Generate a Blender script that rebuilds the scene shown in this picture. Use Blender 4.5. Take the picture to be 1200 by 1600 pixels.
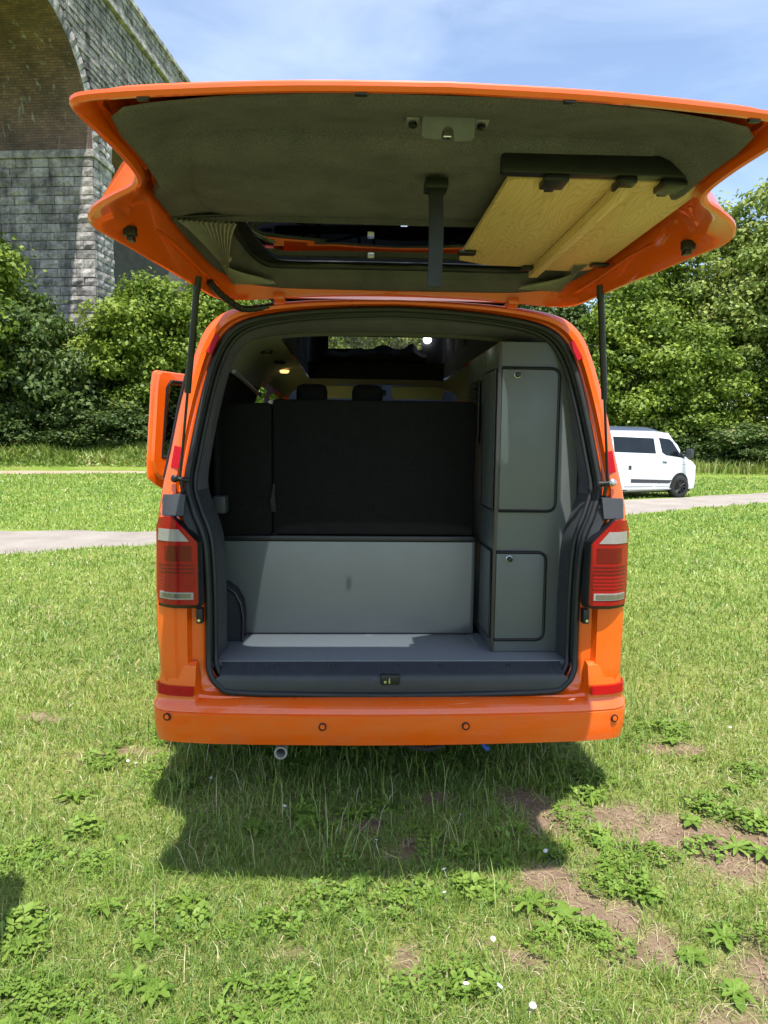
import bpy, bmesh, math, random
import numpy as np
from mathutils import Vector, Matrix

for o in list(bpy.data.objects):
    bpy.data.objects.remove(o)
random.seed(7)
rng = np.random.default_rng(7)
SC = bpy.context.scene
COL = SC.collection
R = math.radians

# ------------------------------------------------------------------ camera
EYE = Vector((-0.175, -2.80, 1.50))
YAW, PITCH, ROLL = R(2.56), R(-5.6), R(0.7)
fw = Vector((math.sin(YAW) * math.cos(PITCH), math.cos(YAW) * math.cos(PITCH), math.sin(PITCH)))
rt = Vector((math.cos(YAW), -math.sin(YAW), 0))
up = rt.cross(fw)
c_, s_ = math.cos(ROLL), math.sin(ROLL)
rt, up = rt * c_ + up * s_, up * c_ - rt * s_
cam_d = bpy.data.cameras.new('camera')
cam = bpy.data.objects.new('camera', cam_d)
COL.objects.link(cam)
cam.matrix_world = Matrix(((rt.x, up.x, -fw.x, EYE.x), (rt.y, up.y, -fw.y, EYE.y), (rt.z, up.z, -fw.z, EYE.z), (0, 0, 0, 1)))
cam_d.sensor_fit = 'VERTICAL'
cam_d.sensor_height = 36
cam_d.lens = 36 * 1120 / 1600
cam_d.clip_start = 0.05
cam_d.clip_end = 3000
SC.camera = cam

# ------------------------------------------------------------------ light
SUN_TO = Vector((-0.056, 0.428, -1.0)).normalized()
w = bpy.data.worlds.new('World')
SC.world = w
w.use_nodes = True
nt = w.node_tree
nt.nodes.clear()
sky = nt.nodes.new('ShaderNodeTexSky')
sky.sky_type = 'NISHITA'
sky.sun_disc = False
sky.sun_elevation = math.asin(-SUN_TO.z)
sky.sun_rotation = math.atan2(-SUN_TO.x, -SUN_TO.y)
sky.air_density = 1.0
sky.dust_density = 0.8
sky.ozone_density = 1.5
tc = nt.nodes.new('ShaderNodeTexCoord')
mp = nt.nodes.new('ShaderNodeMapping')
mp.inputs['Scale'].default_value = (1.6, 1.6, 5.5)
mp.inputs['Rotation'].default_value = (0.0, R(-12), R(30))
no = nt.nodes.new('ShaderNodeTexNoise')
no.inputs['Scale'].default_value = 1.7
no.inputs['Detail'].default_value = 9
no.inputs['Roughness'].default_value = 0.58
no.inputs['Distortion'].default_value = 0.6
cr = nt.nodes.new('ShaderNodeValToRGB')
cr.color_ramp.elements[0].position = 0.40
cr.color_ramp.elements[0].color = (0.055, 0.055, 0.055, 1)
cr.color_ramp.elements[1].position = 0.80
cr.color_ramp.elements[1].color = (0.32, 0.32, 0.32, 1)
mx = nt.nodes.new('ShaderNodeMix')
mx.data_type = 'RGBA'
mx.inputs['B'].default_value = (6.0, 6.6, 7.4, 1)
bg = nt.nodes.new('ShaderNodeBackground')
bg.inputs['Strength'].default_value = 0.15
wo = nt.nodes.new('ShaderNodeOutputWorld')
L = nt.links.new
L(tc.outputs['Generated'], mp.inputs['Vector'])
L(mp.outputs['Vector'], no.inputs['Vector'])
L(no.outputs['Fac'], cr.inputs['Fac'])
L(cr.outputs['Color'], mx.inputs['Factor'])
L(sky.outputs['Color'], mx.inputs['A'])
L(mx.outputs['Result'], bg.inputs['Color'])
L(bg.outputs['Background'], wo.inputs['Surface'])

sun_d = bpy.data.lights.new('sun', 'SUN')
sun_d.energy = 4.2
sun_d.angle = R(0.53)
sun_d.color = (1.0, 0.955, 0.88)
sun = bpy.data.objects.new('sun', sun_d)
COL.objects.link(sun)
sun.rotation_euler = SUN_TO.to_track_quat('-Z', 'Y').to_euler()
sun.location = (0, -10, 30)

vs = SC.view_settings
vs.view_transform = 'Standard'
vs.look = 'None'
vs.exposure = 0.76
vs.gamma = 1.0
vs.use_curve_mapping = False
cy = SC.cycles
cy.max_bounces = 7
cy.diffuse_bounces = 3
cy.glossy_bounces = 3
cy.transmission_bounces = 4
cy.transparent_max_bounces = 12
cy.caustics_reflective = False
cy.caustics_refractive = False
cy.use_denoising = True
cy.use_adaptive_sampling = True
cy.adaptive_threshold = 0.02

# ------------------------------------------------------------------ material helpers
MATS = {}


def new_mat(name):
    m = bpy.data.materials.new(name)
    m.use_nodes = True
    n = m.node_tree
    n.nodes.clear()
    out = n.nodes.new('ShaderNodeOutputMaterial')
    MATS[name] = m
    return m, n, out


def node(n, t, **kw):
    x = n.nodes.new(t)
    for k, v in kw.items():
        if hasattr(x, k):
            setattr(x, k, v)
        else:
            x.inputs[k.replace('_', ' ')].default_value = v
    return x


def coord(n, kind='Object', scale=(1, 1, 1)):
    t = n.nodes.new('ShaderNodeTexCoord')
    m = n.nodes.new('ShaderNodeMapping')
    m.inputs['Scale'].default_value = scale
    n.links.new(t.outputs[kind], m.inputs['Vector'])
    return m.outputs['Vector']


def noise(n, vec, scale, detail=4, rough=0.55):
    x = n.nodes.new('ShaderNodeTexNoise')
    x.inputs['Scale'].default_value = scale
    x.inputs['Detail'].default_value = detail
    x.inputs['Roughness'].default_value = rough
    if vec is not None:
        n.links.new(vec, x.inputs['Vector'])
    return x.outputs['Fac']


def ramp(n, fac, stops):
    x = n.nodes.new('ShaderNodeValToRGB')
    e = x.color_ramp.elements
    while len(e) < len(stops):
        e.new(0.5)
    for i, (p, c) in enumerate(stops):
        e[i].position = p
        e[i].color = (c[0], c[1], c[2], 1) if not isinstance(c, (int, float)) else (c, c, c, 1)
    n.links.new(fac, x.inputs['Fac'])
    return x.outputs['Color']


def mixc(n, fac, a, b, mode='MIX'):
    x = n.nodes.new('ShaderNodeMix')
    x.data_type = 'RGBA'
    x.blend_type = mode
    for v, s in ((fac, 'Factor'), (a, 'A'), (b, 'B')):
        if hasattr(v, 'links') or hasattr(v, 'is_linked'):
            n.links.new(v, x.inputs[s])
        elif s == 'Factor':
            x.inputs[s].default_value = v
        else:
            x.inputs[s].default_value = (v[0], v[1], v[2], 1)
    return x.outputs['Result']


def bump(n, h, strength=0.3, dist=0.02):
    x = n.nodes.new('ShaderNodeBump')
    x.inputs['Strength'].default_value = strength
    x.inputs['Distance'].default_value = dist
    n.links.new(h, x.inputs['Height'])
    return x.outputs['Normal']


def pbr(name, color, rough=0.5, metal=0.0, coat=0.0, var=0.0, vscale=6.0, bscale=0, bstr=0.2, bdist=0.004, spec=None, emit=None, estr=0):
    m, n, out = new_mat(name)
    b = n.nodes.new('ShaderNodeBsdfPrincipled')
    n.links.new(b.outputs['BSDF'], out.inputs['Surface'])
    b.inputs['Base Color'].default_value = (*color, 1)
    b.inputs['Roughness'].default_value = rough
    b.inputs['Metallic'].default_value = metal
    b.inputs['Coat Weight'].default_value = coat
    b.inputs['Coat Roughness'].default_value = 0.04
    if spec is not None:
        b.inputs['Specular IOR Level'].default_value = spec
    if emit:
        b.inputs['Emission Color'].default_value = (*emit, 1)
        b.inputs['Emission Strength'].default_value = estr
    v = coord(n)
    if var:
        f = noise(n, v, vscale, 6)
        lo = [max(0, c * (1 - var)) for c in color]
        hi = [min(1, c * (1 + var)) for c in color]
        n.links.new(ramp(n, f, [(0.3, lo), (0.7, hi)]), b.inputs['Base Color'])
        n.links.new(ramp(n, noise(n, v, vscale * 3, 5), [(0.3, max(0.02, rough - 0.08)), (0.7, min(1, rough + 0.08))]), b.inputs['Roughness'])
    if bscale:
        n.links.new(bump(n, noise(n, v, bscale, 3), bstr, bdist), b.inputs['Normal'])
    return m


def glass_mat(name, tint, gloss_rough=0.02, refl=1.0):
    m, n, out = new_mat(name)
    tr = node(n, 'ShaderNodeBsdfTransparent')
    tr.inputs['Color'].default_value = (*tint, 1)
    gl = node(n, 'ShaderNodeBsdfGlossy')
    gl.inputs['Roughness'].default_value = gloss_rough
    gl.inputs['Color'].default_value = (refl, refl, refl, 1)
    fr = node(n, 'ShaderNodeFresnel')
    fr.inputs['IOR'].default_value = 1.45
    ms = node(n, 'ShaderNodeMixShader')
    n.links.new(fr.outputs['Fac'], ms.inputs['Fac'])
    n.links.new(tr.outputs['BSDF'], ms.inputs[1])
    n.links.new(gl.outputs['BSDF'], ms.inputs[2])
    n.links.new(ms.outputs['Shader'], out.inputs['Surface'])
    return m


def leaf_mat(name, stops, trans=0.35, tcol=(0.25, 0.4, 0.05), rough=0.5, gloss=0.06):
    """stops over the per-leaf 'tint' value; diffuse + translucent + a little sheen"""
    m, n, out = new_mat(name)
    at = node(n, 'ShaderNodeAttribute', attribute_name='tint')
    col = ramp(n, at.outputs['Fac'], stops)
    d = node(n, 'ShaderNodeBsdfDiffuse')
    n.links.new(col, d.inputs['Color'])
    t = node(n, 'ShaderNodeBsdfTranslucent')
    n.links.new(mixc(n, 0.45, col, tcol), t.inputs['Color'])
    g = node(n, 'ShaderNodeBsdfGlossy')
    g.inputs['Roughness'].default_value = rough
    g.inputs['Color'].default_value = (0.8, 0.9, 0.8, 1)
    m1 = node(n, 'ShaderNodeMixShader')
    m1.inputs['Fac'].default_value = trans
    m2 = node(n, 'ShaderNodeMixShader')
    m2.inputs['Fac'].default_value = gloss
    n.links.new(d.outputs['BSDF'], m1.inputs[1])
    n.links.new(t.outputs['BSDF'], m1.inputs[2])
    n.links.new(m1.outputs['Shader'], m2.inputs[1])
    n.links.new(g.outputs['BSDF'], m2.inputs[2])
    n.links.new(m2.outputs['Shader'], out.inputs['Surface'])
    return m


def felt(name, color):
    m, n, out = new_mat(name)
    b = n.nodes.new('ShaderNodeBsdfPrincipled')
    n.links.new(b.outputs['BSDF'], out.inputs['Surface'])
    b.inputs['Roughness'].default_value = 0.95
    b.inputs['Specular IOR Level'].default_value = 0.1
    v = coord(n)
    f1 = noise(n, v, 420, 2, 0.7)
    f2 = noise(n, v, 9, 4)
    c1 = ramp(n, f1, [(0.3, [c * 0.55 for c in color]), (0.72, [c * 1.5 for c in color])])
    c2 = ramp(n, f2, [(0.3, (0.82, 0.82, 0.82)), (0.7, (1.15, 1.15, 1.12))])
    n.links.new(mixc(n, 1.0, c1, c2, 'MULTIPLY'), b.inputs['Base Color'])
    n.links.new(bump(n, f1, 0.5, 0.002), b.inputs['Normal'])
    return m


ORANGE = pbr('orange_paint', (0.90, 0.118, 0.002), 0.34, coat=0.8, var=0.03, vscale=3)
n = ORANGE.node_tree
b = [x for x in n.nodes if x.type == 'BSDF_PRINCIPLED'][0]
src = b.inputs['Base Color'].links[0].from_socket
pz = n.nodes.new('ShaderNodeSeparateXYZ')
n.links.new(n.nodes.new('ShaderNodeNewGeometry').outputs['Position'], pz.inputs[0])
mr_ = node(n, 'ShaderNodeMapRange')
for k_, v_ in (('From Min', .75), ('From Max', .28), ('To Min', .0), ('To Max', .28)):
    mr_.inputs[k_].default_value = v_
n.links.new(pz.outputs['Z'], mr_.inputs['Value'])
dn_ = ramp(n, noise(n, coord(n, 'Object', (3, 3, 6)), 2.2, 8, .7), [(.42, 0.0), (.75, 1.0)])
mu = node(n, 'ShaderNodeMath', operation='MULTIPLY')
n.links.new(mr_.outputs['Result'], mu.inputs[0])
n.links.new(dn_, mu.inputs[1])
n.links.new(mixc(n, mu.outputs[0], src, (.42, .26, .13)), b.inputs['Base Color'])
PLASTIC = pbr('dark_grey_plastic', (0.042, 0.046, 0.054), 0.55, var=0.12, vscale=14, bscale=500, bstr=0.15, bdist=0.001)
RUBBER = pbr('black_rubber', (0.014, 0.015, 0.018), 0.5, var=0.15)
BLACK = pbr('black_plastic', (0.008, 0.009, 0.012), 0.42, var=0.15, vscale=10)
BLACKCLOTH = pbr('black_upholstery', (0.0045, 0.0045, 0.005), 0.8, var=0.2, vscale=25, bscale=300, bstr=0.25, bdist=0.001, spec=0.2)
CANVAS = pbr('black_canvas', (0.009, 0.01, 0.016), 0.85, var=0.15)
WEBBING = pbr('black_webbing', (0.016, 0.018, 0.026), 0.55, var=0.15, bscale=400, bstr=0.3, bdist=0.001)
FELT = felt('grey_green_felt', (0.125, 0.116, 0.158))
FELTDARK = felt('charcoal_felt', (0.035, 0.037, 0.042))
CREAM_LIT = pbr('cream_trim_lit', (0.55, 0.52, 0.45), 0.85, var=0.05)  # cream trim, its paleness paints in light from the windscreen
HEADLINE = pbr('headlining', (0.20, 0.195, 0.18), 0.9, var=0.06, vscale=20)
GREY = pbr('grey_laminate', (0.112, 0.122, 0.122), 0.38, var=0.04, vscale=5)
VINYL = pbr('speckled_vinyl_floor', (0.22, 0.235, 0.25), 0.5, var=0.18, vscale=260)
LATCH = pbr('zinc_latch', (0.125, 0.13, 0.19), 0.4, metal=0.2, var=0.12, vscale=30)
SILVER = pbr('brushed_zinc', (0.55, 0.56, 0.6), 0.35, metal=0.85, var=0.06)
CHROME = pbr('chrome', (0.75, 0.75, 0.75), 0.12, metal=1.0)
REDLENS = pbr('red_lens', (0.30, 0.001, 0.006), 0.2, coat=0.35, spec=.3, var=0.1, vscale=12)
DARKRED = pbr('dark_red_lens', (0.13, 0.001, 0.004), 0.2, coat=0.35, spec=.3, var=0.1, vscale=12)
CLEARLENS = pbr('clear_lens', (0.30, 0.27, 0.28), 0.12, coat=1.0, var=0.08, vscale=30)
SMOKELENS = pbr('smoked_lens', (0.13, 0.12, 0.09), 0.15, coat=1.0, var=0.3, vscale=40)
REFLECTOR = pbr('red_reflector', (0.40, 0.001, 0.004), 0.35, coat=0.15, spec=.2, var=0.12, vscale=60)
TYRE = pbr('tyre_rubber', (0.02, 0.02, 0.021), 0.85, var=0.2, vscale=30)
ALLOY = pbr('black_alloy', (0.03, 0.03, 0.033), 0.3, metal=0.6, coat=0.6)
UNDER = pbr('underbody', (0.025, 0.024, 0.023), 0.8, var=0.3, vscale=8)
ROOFPAINT = pbr('grey_roof_paint', (0.24, 0.27, 0.32), 0.5, coat=0.05, var=0.05)
CURTAIN = pbr('grey_curtain', (0.34, 0.32, 0.35), 0.9, var=0.12, vscale=40, bscale=350, bstr=0.2, bdist=0.001)
GLASS = glass_mat('tinted_glass', (0.42, 0.48, 0.51), refl=.55)
CLEAR = glass_mat('clear_glass', (0.80, 0.86, 0.84))
DARKGLASS = glass_mat('privacy_glass', (0.10, 0.11, 0.12))
WHITE = pbr('white_paint', (0.80, 0.82, 0.85), 0.3, coat=1.0, var=0.015)
BLUE = pbr('blue_plug', (0.03, 0.10, 0.45), 0.4)
LEDW = pbr('led_lamp', (0.9, 0.9, 0.9), 0.4, emit=(1, 1, 0.97), estr=6)
LEDY = pbr('amber_lamp', (0.8, 0.5, 0.2), 0.4, emit=(1, 0.62, 0.22), estr=1.0)
BROWNEDGE = pbr('brown_edge_strip', (0.055, 0.045, 0.042), 0.35, var=0.1)

# oak-look laminate
m, n, out = new_mat('pale_oak')
b = n.nodes.new('ShaderNodeBsdfPrincipled')
n.links.new(b.outputs['BSDF'], out.inputs['Surface'])
b.inputs['Roughness'].default_value = 0.45
v = coord(n, 'Object', (7.0, 1.6, 6.0))
wv = n.nodes.new('ShaderNodeTexNoise')
wv.inputs['Scale'].default_value = 1.1
wv.inputs['Detail'].default_value = 1
n.links.new(v, wv.inputs['Vector'])
mm = node(n, 'ShaderNodeMath', operation='MULTIPLY')
mm.inputs[1].default_value = 26
n.links.new(wv.outputs['Fac'], mm.inputs[0])
fr_ = node(n, 'ShaderNodeMath', operation='FRACT')
n.links.new(mm.outputs[0], fr_.inputs[0])
c1 = ramp(n, fr_.outputs[0], [(0.0, (0.70, 0.46, 0.25)), (0.7, (0.78, 0.53, 0.31)), (1.0, (0.60, 0.37, 0.19))])
f2 = noise(n, coord(n, 'Object', (160, 8, 60)), 1.0, 3)
c2 = ramp(n, f2, [(0.3, (0.88, 0.88, 0.86)), (0.7, (1.06, 1.06, 1.06))])
n.links.new(mixc(n, 1.0, c1, c2, 'MULTIPLY'), b.inputs['Base Color'])
OAK = m

# fly-screen mesh of the roof window
m, n, out = new_mat('fly_screen')
tr = node(n, 'ShaderNodeBsdfTransparent')
tr.inputs['Color'].default_value = (0.85, 0.85, 0.8, 1)
df = node(n, 'ShaderNodeBsdfTranslucent')
df.inputs['Color'].default_value = (0.35, 0.35, 0.25, 1)
ms = node(n, 'ShaderNodeMixShader')
n.links.new(ramp(n, noise(n, coord(n, 'Object', (60, 60, 22)), 1.0, 2), [(0.4, 0.1), (0.65, 0.5)]), ms.inputs['Fac'])
n.links.new(tr.outputs['BSDF'], ms.inputs[1])
n.links.new(df.outputs['BSDF'], ms.inputs[2])
n.links.new(ms.outputs['Shader'], out.inputs['Surface'])
SCREEN = m


# ------------------------------------------------------------------ mesh helpers
def tag(o, label=None, cat=None, group=None, kind=None):
    for k, v in (('label', label), ('category', cat), ('group', group), ('kind', kind)):
        if v:
            o[k] = v
    return o


def link(name, me, parent=None):
    o = bpy.data.objects.new(name, me)
    COL.objects.link(o)
    if parent is not None:
        o.parent = parent
    return o


def empty(name, loc=(0, 0, 0), rz=0):
    o = link(name, None)
    o.location = loc
    o.rotation_euler = (0, 0, rz)
    o.empty_display_size = 0.2
    return o


def copy_tree(o, parent=None):
    c = o.copy()
    COL.objects.link(c)
    c.parent = parent
    for ch in o.children:
        copy_tree(ch, c)
    return c


class MB:
    def __init__(self):
        self.v, self.f, self.mi = [], [], []

    def add(self, vs, fs, mi=0):
        k = len(self.v)
        self.v += [tuple(p) for p in vs]
        self.f += [tuple(i + k for i in f) for f in fs]
        self.mi += [mi] * len(fs)
        return self

    def box(self, x0, x1, y0, y1, z0, z1, bev=0.0, mi=0):
        if bev <= 0:
            vs = [(x, y, z) for z in (z0, z1) for y in (y0, y1) for x in (x0, x1)]
            return self.add(vs, [(0, 2, 3, 1), (4, 5, 7, 6), (0, 1, 5, 4), (2, 6, 7, 3), (0, 4, 6, 2), (1, 3, 7, 5)], mi)
        bm = bmesh.new()
        bmesh.ops.create_cube(bm, size=1)
        for q in bm.verts:
            q.co = Vector(((x0 + x1) / 2 + q.co.x * (x1 - x0), (y0 + y1) / 2 + q.co.y * (y1 - y0), (z0 + z1) / 2 + q.co.z * (z1 - z0)))
        bmesh.ops.bevel(bm, geom=list(bm.edges), offset=bev, segments=2, affect='EDGES', profile=0.6)
        bm.verts.index_update()
        self.add([q.co[:] for q in bm.verts], [[q.index for q in f.verts] for f in bm.faces], mi)
        bm.free()
        return self

    def loft(self, rings, closed=False, mi=0, flip=False):
        nn = len(rings[0])
        vs = [p for r in rings for p in r]
        fs = []
        for i in range(len(rings) - 1):
            for j in range(nn if closed else nn - 1):
                a, b2 = i * nn + j, i * nn + (j + 1) % nn
                q = (a, b2, b2 + nn, a + nn)
                fs.append(q[::-1] if flip else q)
        return self.add(vs, fs, mi)

    def tube(self, path, rad, seg=8, caps=True, mi=0, flat=None):
        path = [Vector(p) for p in path]
        rads = rad if isinstance(rad, (list, tuple)) else [rad] * len(path)
        rings = []
        prev = None
        for i, p in enumerate(path):
            t = (path[min(i + 1, len(path) - 1)] - path[max(i - 1, 0)]).normalized()
            if prev is None:
                ref = Vector((0, 0, 1)) if abs(t.z) < 0.9 else Vector((1, 0, 0))
                u = t.cross(ref).normalized()
            else:
                u = (prev - t * prev.dot(t)).normalized()
            prev = u
            v2 = t.cross(u)
            fl = flat or 1.0
            rings.append([p + (u * math.cos(2 * math.pi * k / seg) + v2 * math.sin(2 * math.pi * k / seg) * fl) * rads[i] for k in range(seg)])
        self.loft(rings, True, mi)
        if caps:
            k = len(self.v)
            self.add(rings[0], [tuple(range(seg))[::-1]], mi)
            self.add(rings[-1], [tuple(range(seg))], mi)
        return self

    def prism(self, pts, off, mi=0):
        """polygon pts (3-D) extruded by vector off"""
        nn = len(pts)
        vs = [Vector(p) for p in pts] + [Vector(p) + Vector(off) for p in pts]
        fs = [tuple(range(nn))[::-1], tuple(range(nn, 2 * nn))] + [(i, (i + 1) % nn, nn + (i + 1) % nn, nn + i) for i in range(nn)]
        return self.add(vs, fs, mi)

    def lathe(self, prof, center, axis='X', seg=24, mi=0):
        rings = []
        for r_, h in prof:
            ring = []
            for k in range(seg):
                a = 2 * math.pi * k / seg
                c, s = r_ * math.cos(a), r_ * math.sin(a)
                p = {'X': (h, c, s), 'Y': (c, h, s), 'Z': (c, s, h)}[axis]
                ring.append((center[0] + p[0], center[1] + p[1], center[2] + p[2]))
            rings.append(ring)
        return self.loft(rings, True, mi)

    def build(self, name, mat, parent=None, smooth=35, bevel=0, fix=True):
        me = bpy.data.meshes.new(name)
        me.from_pydata(self.v, [], self.f)
        mats = mat if isinstance(mat, (list, tuple)) else [mat]
        for q in mats:
            me.materials.append(q)
        me.polygons.foreach_set('material_index', self.mi)
        if fix or bevel:
            bm = bmesh.new()
            bm.from_mesh(me)
            bmesh.ops.remove_doubles(bm, verts=bm.verts, dist=1e-5)
            if bevel:
                ed = [e for e in bm.edges if len(e.link_faces) == 2 and e.calc_face_angle(0) > 0.6]
                bmesh.ops.bevel(bm, geom=ed, offset=bevel, segments=2, affect='EDGES', profile=0.6)
            bmesh.ops.recalc_face_normals(bm, faces=bm.faces)
            bm.to_mesh(me)
            bm.free()
        if smooth:
            me.polygons.foreach_set('use_smooth', [True] * len(me.polygons))
            me.set_sharp_from_angle(angle=R(smooth))
        me.update()
        return link(name, me, parent)


def interp(x, xs, ys):
    return float(np.interp(x, xs, ys))


def catmull(pts, sub=4):
    P = [np.array(p, float) for p in pts]
    P = [2 * P[0] - P[1]] + P + [2 * P[-1] - P[-2]]
    res = []
    for i in range(1, len(P) - 2):
        for k in range(sub):
            t = k / sub
            a, b2, c, d = P[i - 1], P[i], P[i + 1], P[i + 2]
            res.append(0.5 * (2 * b2 + (c - a) * t + (2 * a - 5 * b2 + 4 * c - d) * t * t + (3 * b2 - a - 3 * c + d) * t ** 3))
    res.append(P[-2])
    return res


def numpy_mesh(name, verts, loops, sizes, mat, parent=None, tint=None, smooth=False):
    me = bpy.data.meshes.new(name)
    me.vertices.add(len(verts))
    me.vertices.foreach_set('co', np.asarray(verts, np.float32).ravel())
    me.loops.add(len(loops))
    me.loops.foreach_set('vertex_index', np.asarray(loops, np.int32))
    me.polygons.add(len(sizes))
    st = np.concatenate([[0], np.cumsum(sizes)[:-1]]).astype(np.int32)
    me.polygons.foreach_set('loop_start', st)
    if smooth:
        me.polygons.foreach_set('use_smooth', np.ones(len(sizes), bool))
    if tint is not None:
        a = me.attributes.new('tint', 'FLOAT', 'POINT')
        a.data.foreach_set('value', np.asarray(tint, np.float32))
    me.materials.append(mat)
    me.update(calc_edges=True)
    me.validate()
    return link(name, me, parent) if parent is not False else me


# value noise for terrain and soil
_G = rng.random((256, 256))


def vnoise(x, y, s):
    x = np.asarray(x, float) / s + 37.3
    y = np.asarray(y, float) / s + 91.7
    xi, yi = np.floor(x).astype(int), np.floor(y).astype(int)
    xf, yf = x - xi, y - yi
    xf, yf = xf * xf * (3 - 2 * xf), yf * yf * (3 - 2 * yf)
    g = lambda a, b2: _G[a % 256, b2 % 256]
    return (g(xi, yi) * (1 - xf) + g(xi + 1, yi) * xf) * (1 - yf) + (g(xi, yi + 1) * (1 - xf) + g(xi + 1, yi + 1) * xf) * yf


def height(x, y):
    x, y = np.asarray(x, float), np.asarray(y, float)
    rise = np.clip((y - 31.5 - np.clip(x + 12, 0, 60) * .12) / 8.5, 0, 1) ** 1.2 * 1.3
    far = np.clip((y - 45) / 120, 0, 1) * 7
    fade = np.clip((np.hypot(x, y) - 3) / 6, 0, 1)
    return rise + far + (vnoise(x, y, 3.1) - 0.5) * 0.05 * fade + (vnoise(x, y, 0.45) - 0.5) * 0.018


SOIL = [(1.08, -0.22, .34, .15), (1.30, -0.36, .28, .18), (.93, -0.06, .16, .10), (.62, .0, .10, .16), (.60, -0.14, .12, .10), (.53, -0.50, .16, .07),
        (.66, -0.69, .12, .10), (.02, -0.86, .07, .06), (1.05, -0.98, .13, .18), (-.13, -0.10, .16, .05), (.05, -.30, .10, .05), (.22, .07, .14, .05), (.3, -.86, .10, .05),
        (-1.84, 1.0, .25, .06), (-1.29, .53, .22, .05), (1.43, .52, .16, .08), (-.30, -.85, .07, .05), (.55, -.6, .1, .16), (.75, -.85, .12, .07), (.95, -1.25, .3, .2)]


def soil(x, y):
    x, y = np.asarray(x, float), np.asarray(y, float)
    wx = (vnoise(x, y, 0.13) - 0.5) * 0.16 + (vnoise(y, x, 0.05) - 0.5) * 0.07
    wy = (vnoise(x + 9, y + 4, 0.11) - 0.5) * 0.12 + (vnoise(y + 3, x, 0.045) - 0.5) * 0.06
    s = np.zeros_like(x)
    for cx, cy_, rx, ry in SOIL:
        d = np.hypot((x + wx - cx) / rx, (y + wy - cy_) / ry)
        s = np.maximum(s, np.clip(1.55 - d, 0, 1))
    return s


PATH_A = ([(-30, 0.5), (-14, 4.0), (-8, 5.6), (-4.65, 6.42), (-3.86, 6.88), (-3.0, 7.33), (0.5, 9.2), (5.58, 12.06), (8.2, 13.9), (10.76, 15.5), (22, 22.5), (60, 44)],
          [(-30, 5), (-14, 8.3), (-8, 9.1), (-5.96, 9.17), (-4.6, 8.9), (-3.4, 8.73), (1.0, 11.6), (6.7, 16.0), (9.3, 17.7), (13.6, 20.4), (25, 27.5), (60, 49)])
PATH_B = ([(-60, 18), (-26, 24.3), (-14.4, 26.9), (-9.2, 28.7), (-3, 30.3)],
          [(-60, 22), (-29, 27.3), (-17.0, 29.6), (-11, 31.0), (-3, 32.6)])


def on_path(x, y, P, pad=0.0):
    lo = np.interp(x, [p[0] for p in P[0]], [p[1] for p in P[0]])
    hi = np.interp(x, [p[0] for p in P[1]], [p[1] for p in P[1]])
    return (y > lo - pad) & (y < hi + pad)


# ------------------------------------------------------------------ ground
def axis(fine0, fine1, step, ends, grow=1.13):
    a = list(np.arange(fine0, fine1 + 1e-6, step))
    s, p = step, a[-1]
    while p < ends[1]:
        s *= grow
        p += s
        a.append(p)
    s, p = step, a[0]
    while p > ends[0]:
        s *= grow
        p -= s
        a.insert(0, p)
    return np.array(a)


gx = axis(-2.4, 2.4, 0.035, (-400, 400))
gy = axis(-2.0, 2.2, 0.035, (-200, 900))
X, Y = np.meshgrid(gx, gy)
V = np.stack([X.ravel(), Y.ravel(), height(X, Y).ravel()], 1)
nx, ny = len(gx), len(gy)
idx = np.arange(nx * ny).reshape(ny, nx)
q = np.stack([idx[:-1, :-1], idx[:-1, 1:], idx[1:, 1:], idx[1:, :-1]], -1).reshape(-1, 4)

m, n, out = new_mat('lawn_ground')
b = n.nodes.new('ShaderNodeBsdfPrincipled')
n.links.new(b.outputs['BSDF'], out.inputs['Surface'])
b.inputs['Roughness'].default_value = 0.95
b.inputs['Specular IOR Level'].default_value = 0.15
pos = n.nodes.new('ShaderNodeNewGeometry').outputs['Position']
at = node(n, 'ShaderNodeAttribute', attribute_name='tint')
g1 = ramp(n, noise(n, pos, 0.55, 6, 0.65), [(0.3, (0.155, 0.25, 0.044)), (0.5, (0.225, 0.31, 0.06)), (0.72, (0.305, 0.34, 0.10))])
g2 = ramp(n, noise(n, pos, 7, 5, 0.7), [(0.28, (0.55, 0.62, 0.5)), (0.7, (1.3, 1.25, 1.2))])
g = mixc(n, 1.0, g1, g2, 'MULTIPLY')
g3 = ramp(n, noise(n, pos, 45, 3, 0.7), [(0.3, (0.5, 0.55, 0.5)), (0.7, (1.4, 1.35, 1.3))])
g = mixc(n, 1.0, g, g3, 'MULTIPLY')
so1 = ramp(n, noise(n, pos, 11, 6, 0.7), [(0.3, (0.17, 0.115, 0.075)), (0.7, (0.33, 0.235, 0.165))])
so2 = ramp(n, noise(n, pos, 90, 4, 0.75), [(0.3, (0.7, 0.7, 0.7)), (0.75, (1.25, 1.22, 1.2))])
so = mixc(n, 1.0, so1, so2, 'MULTIPLY')
n.links.new(mixc(n, at.outputs['Fac'], g, so), b.inputs['Base Color'])
n.links.new(bump(n, noise(n, pos, 60, 5, 0.7), 0.6, 0.02), b.inputs['Normal'])
near = (np.abs(V[:, 0]) < 3.5) & (np.abs(V[:, 1]) < 3.5)
tint = np.where(near, soil(V[:, 0], V[:, 1]), 0)
# the soil under close turf is mostly thatch and earth
tint = np.maximum(tint, 0.35 * np.clip(1.6 - np.hypot(V[:, 0], V[:, 1] + 2) / 7, 0, 1))
ground = numpy_mesh('ground', V, q.ravel(), np.full(len(q), 4), m, tint=tint, smooth=True)
tag(ground, 'grassy field with bare soil patches behind the orange van', kind='structure')

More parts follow.
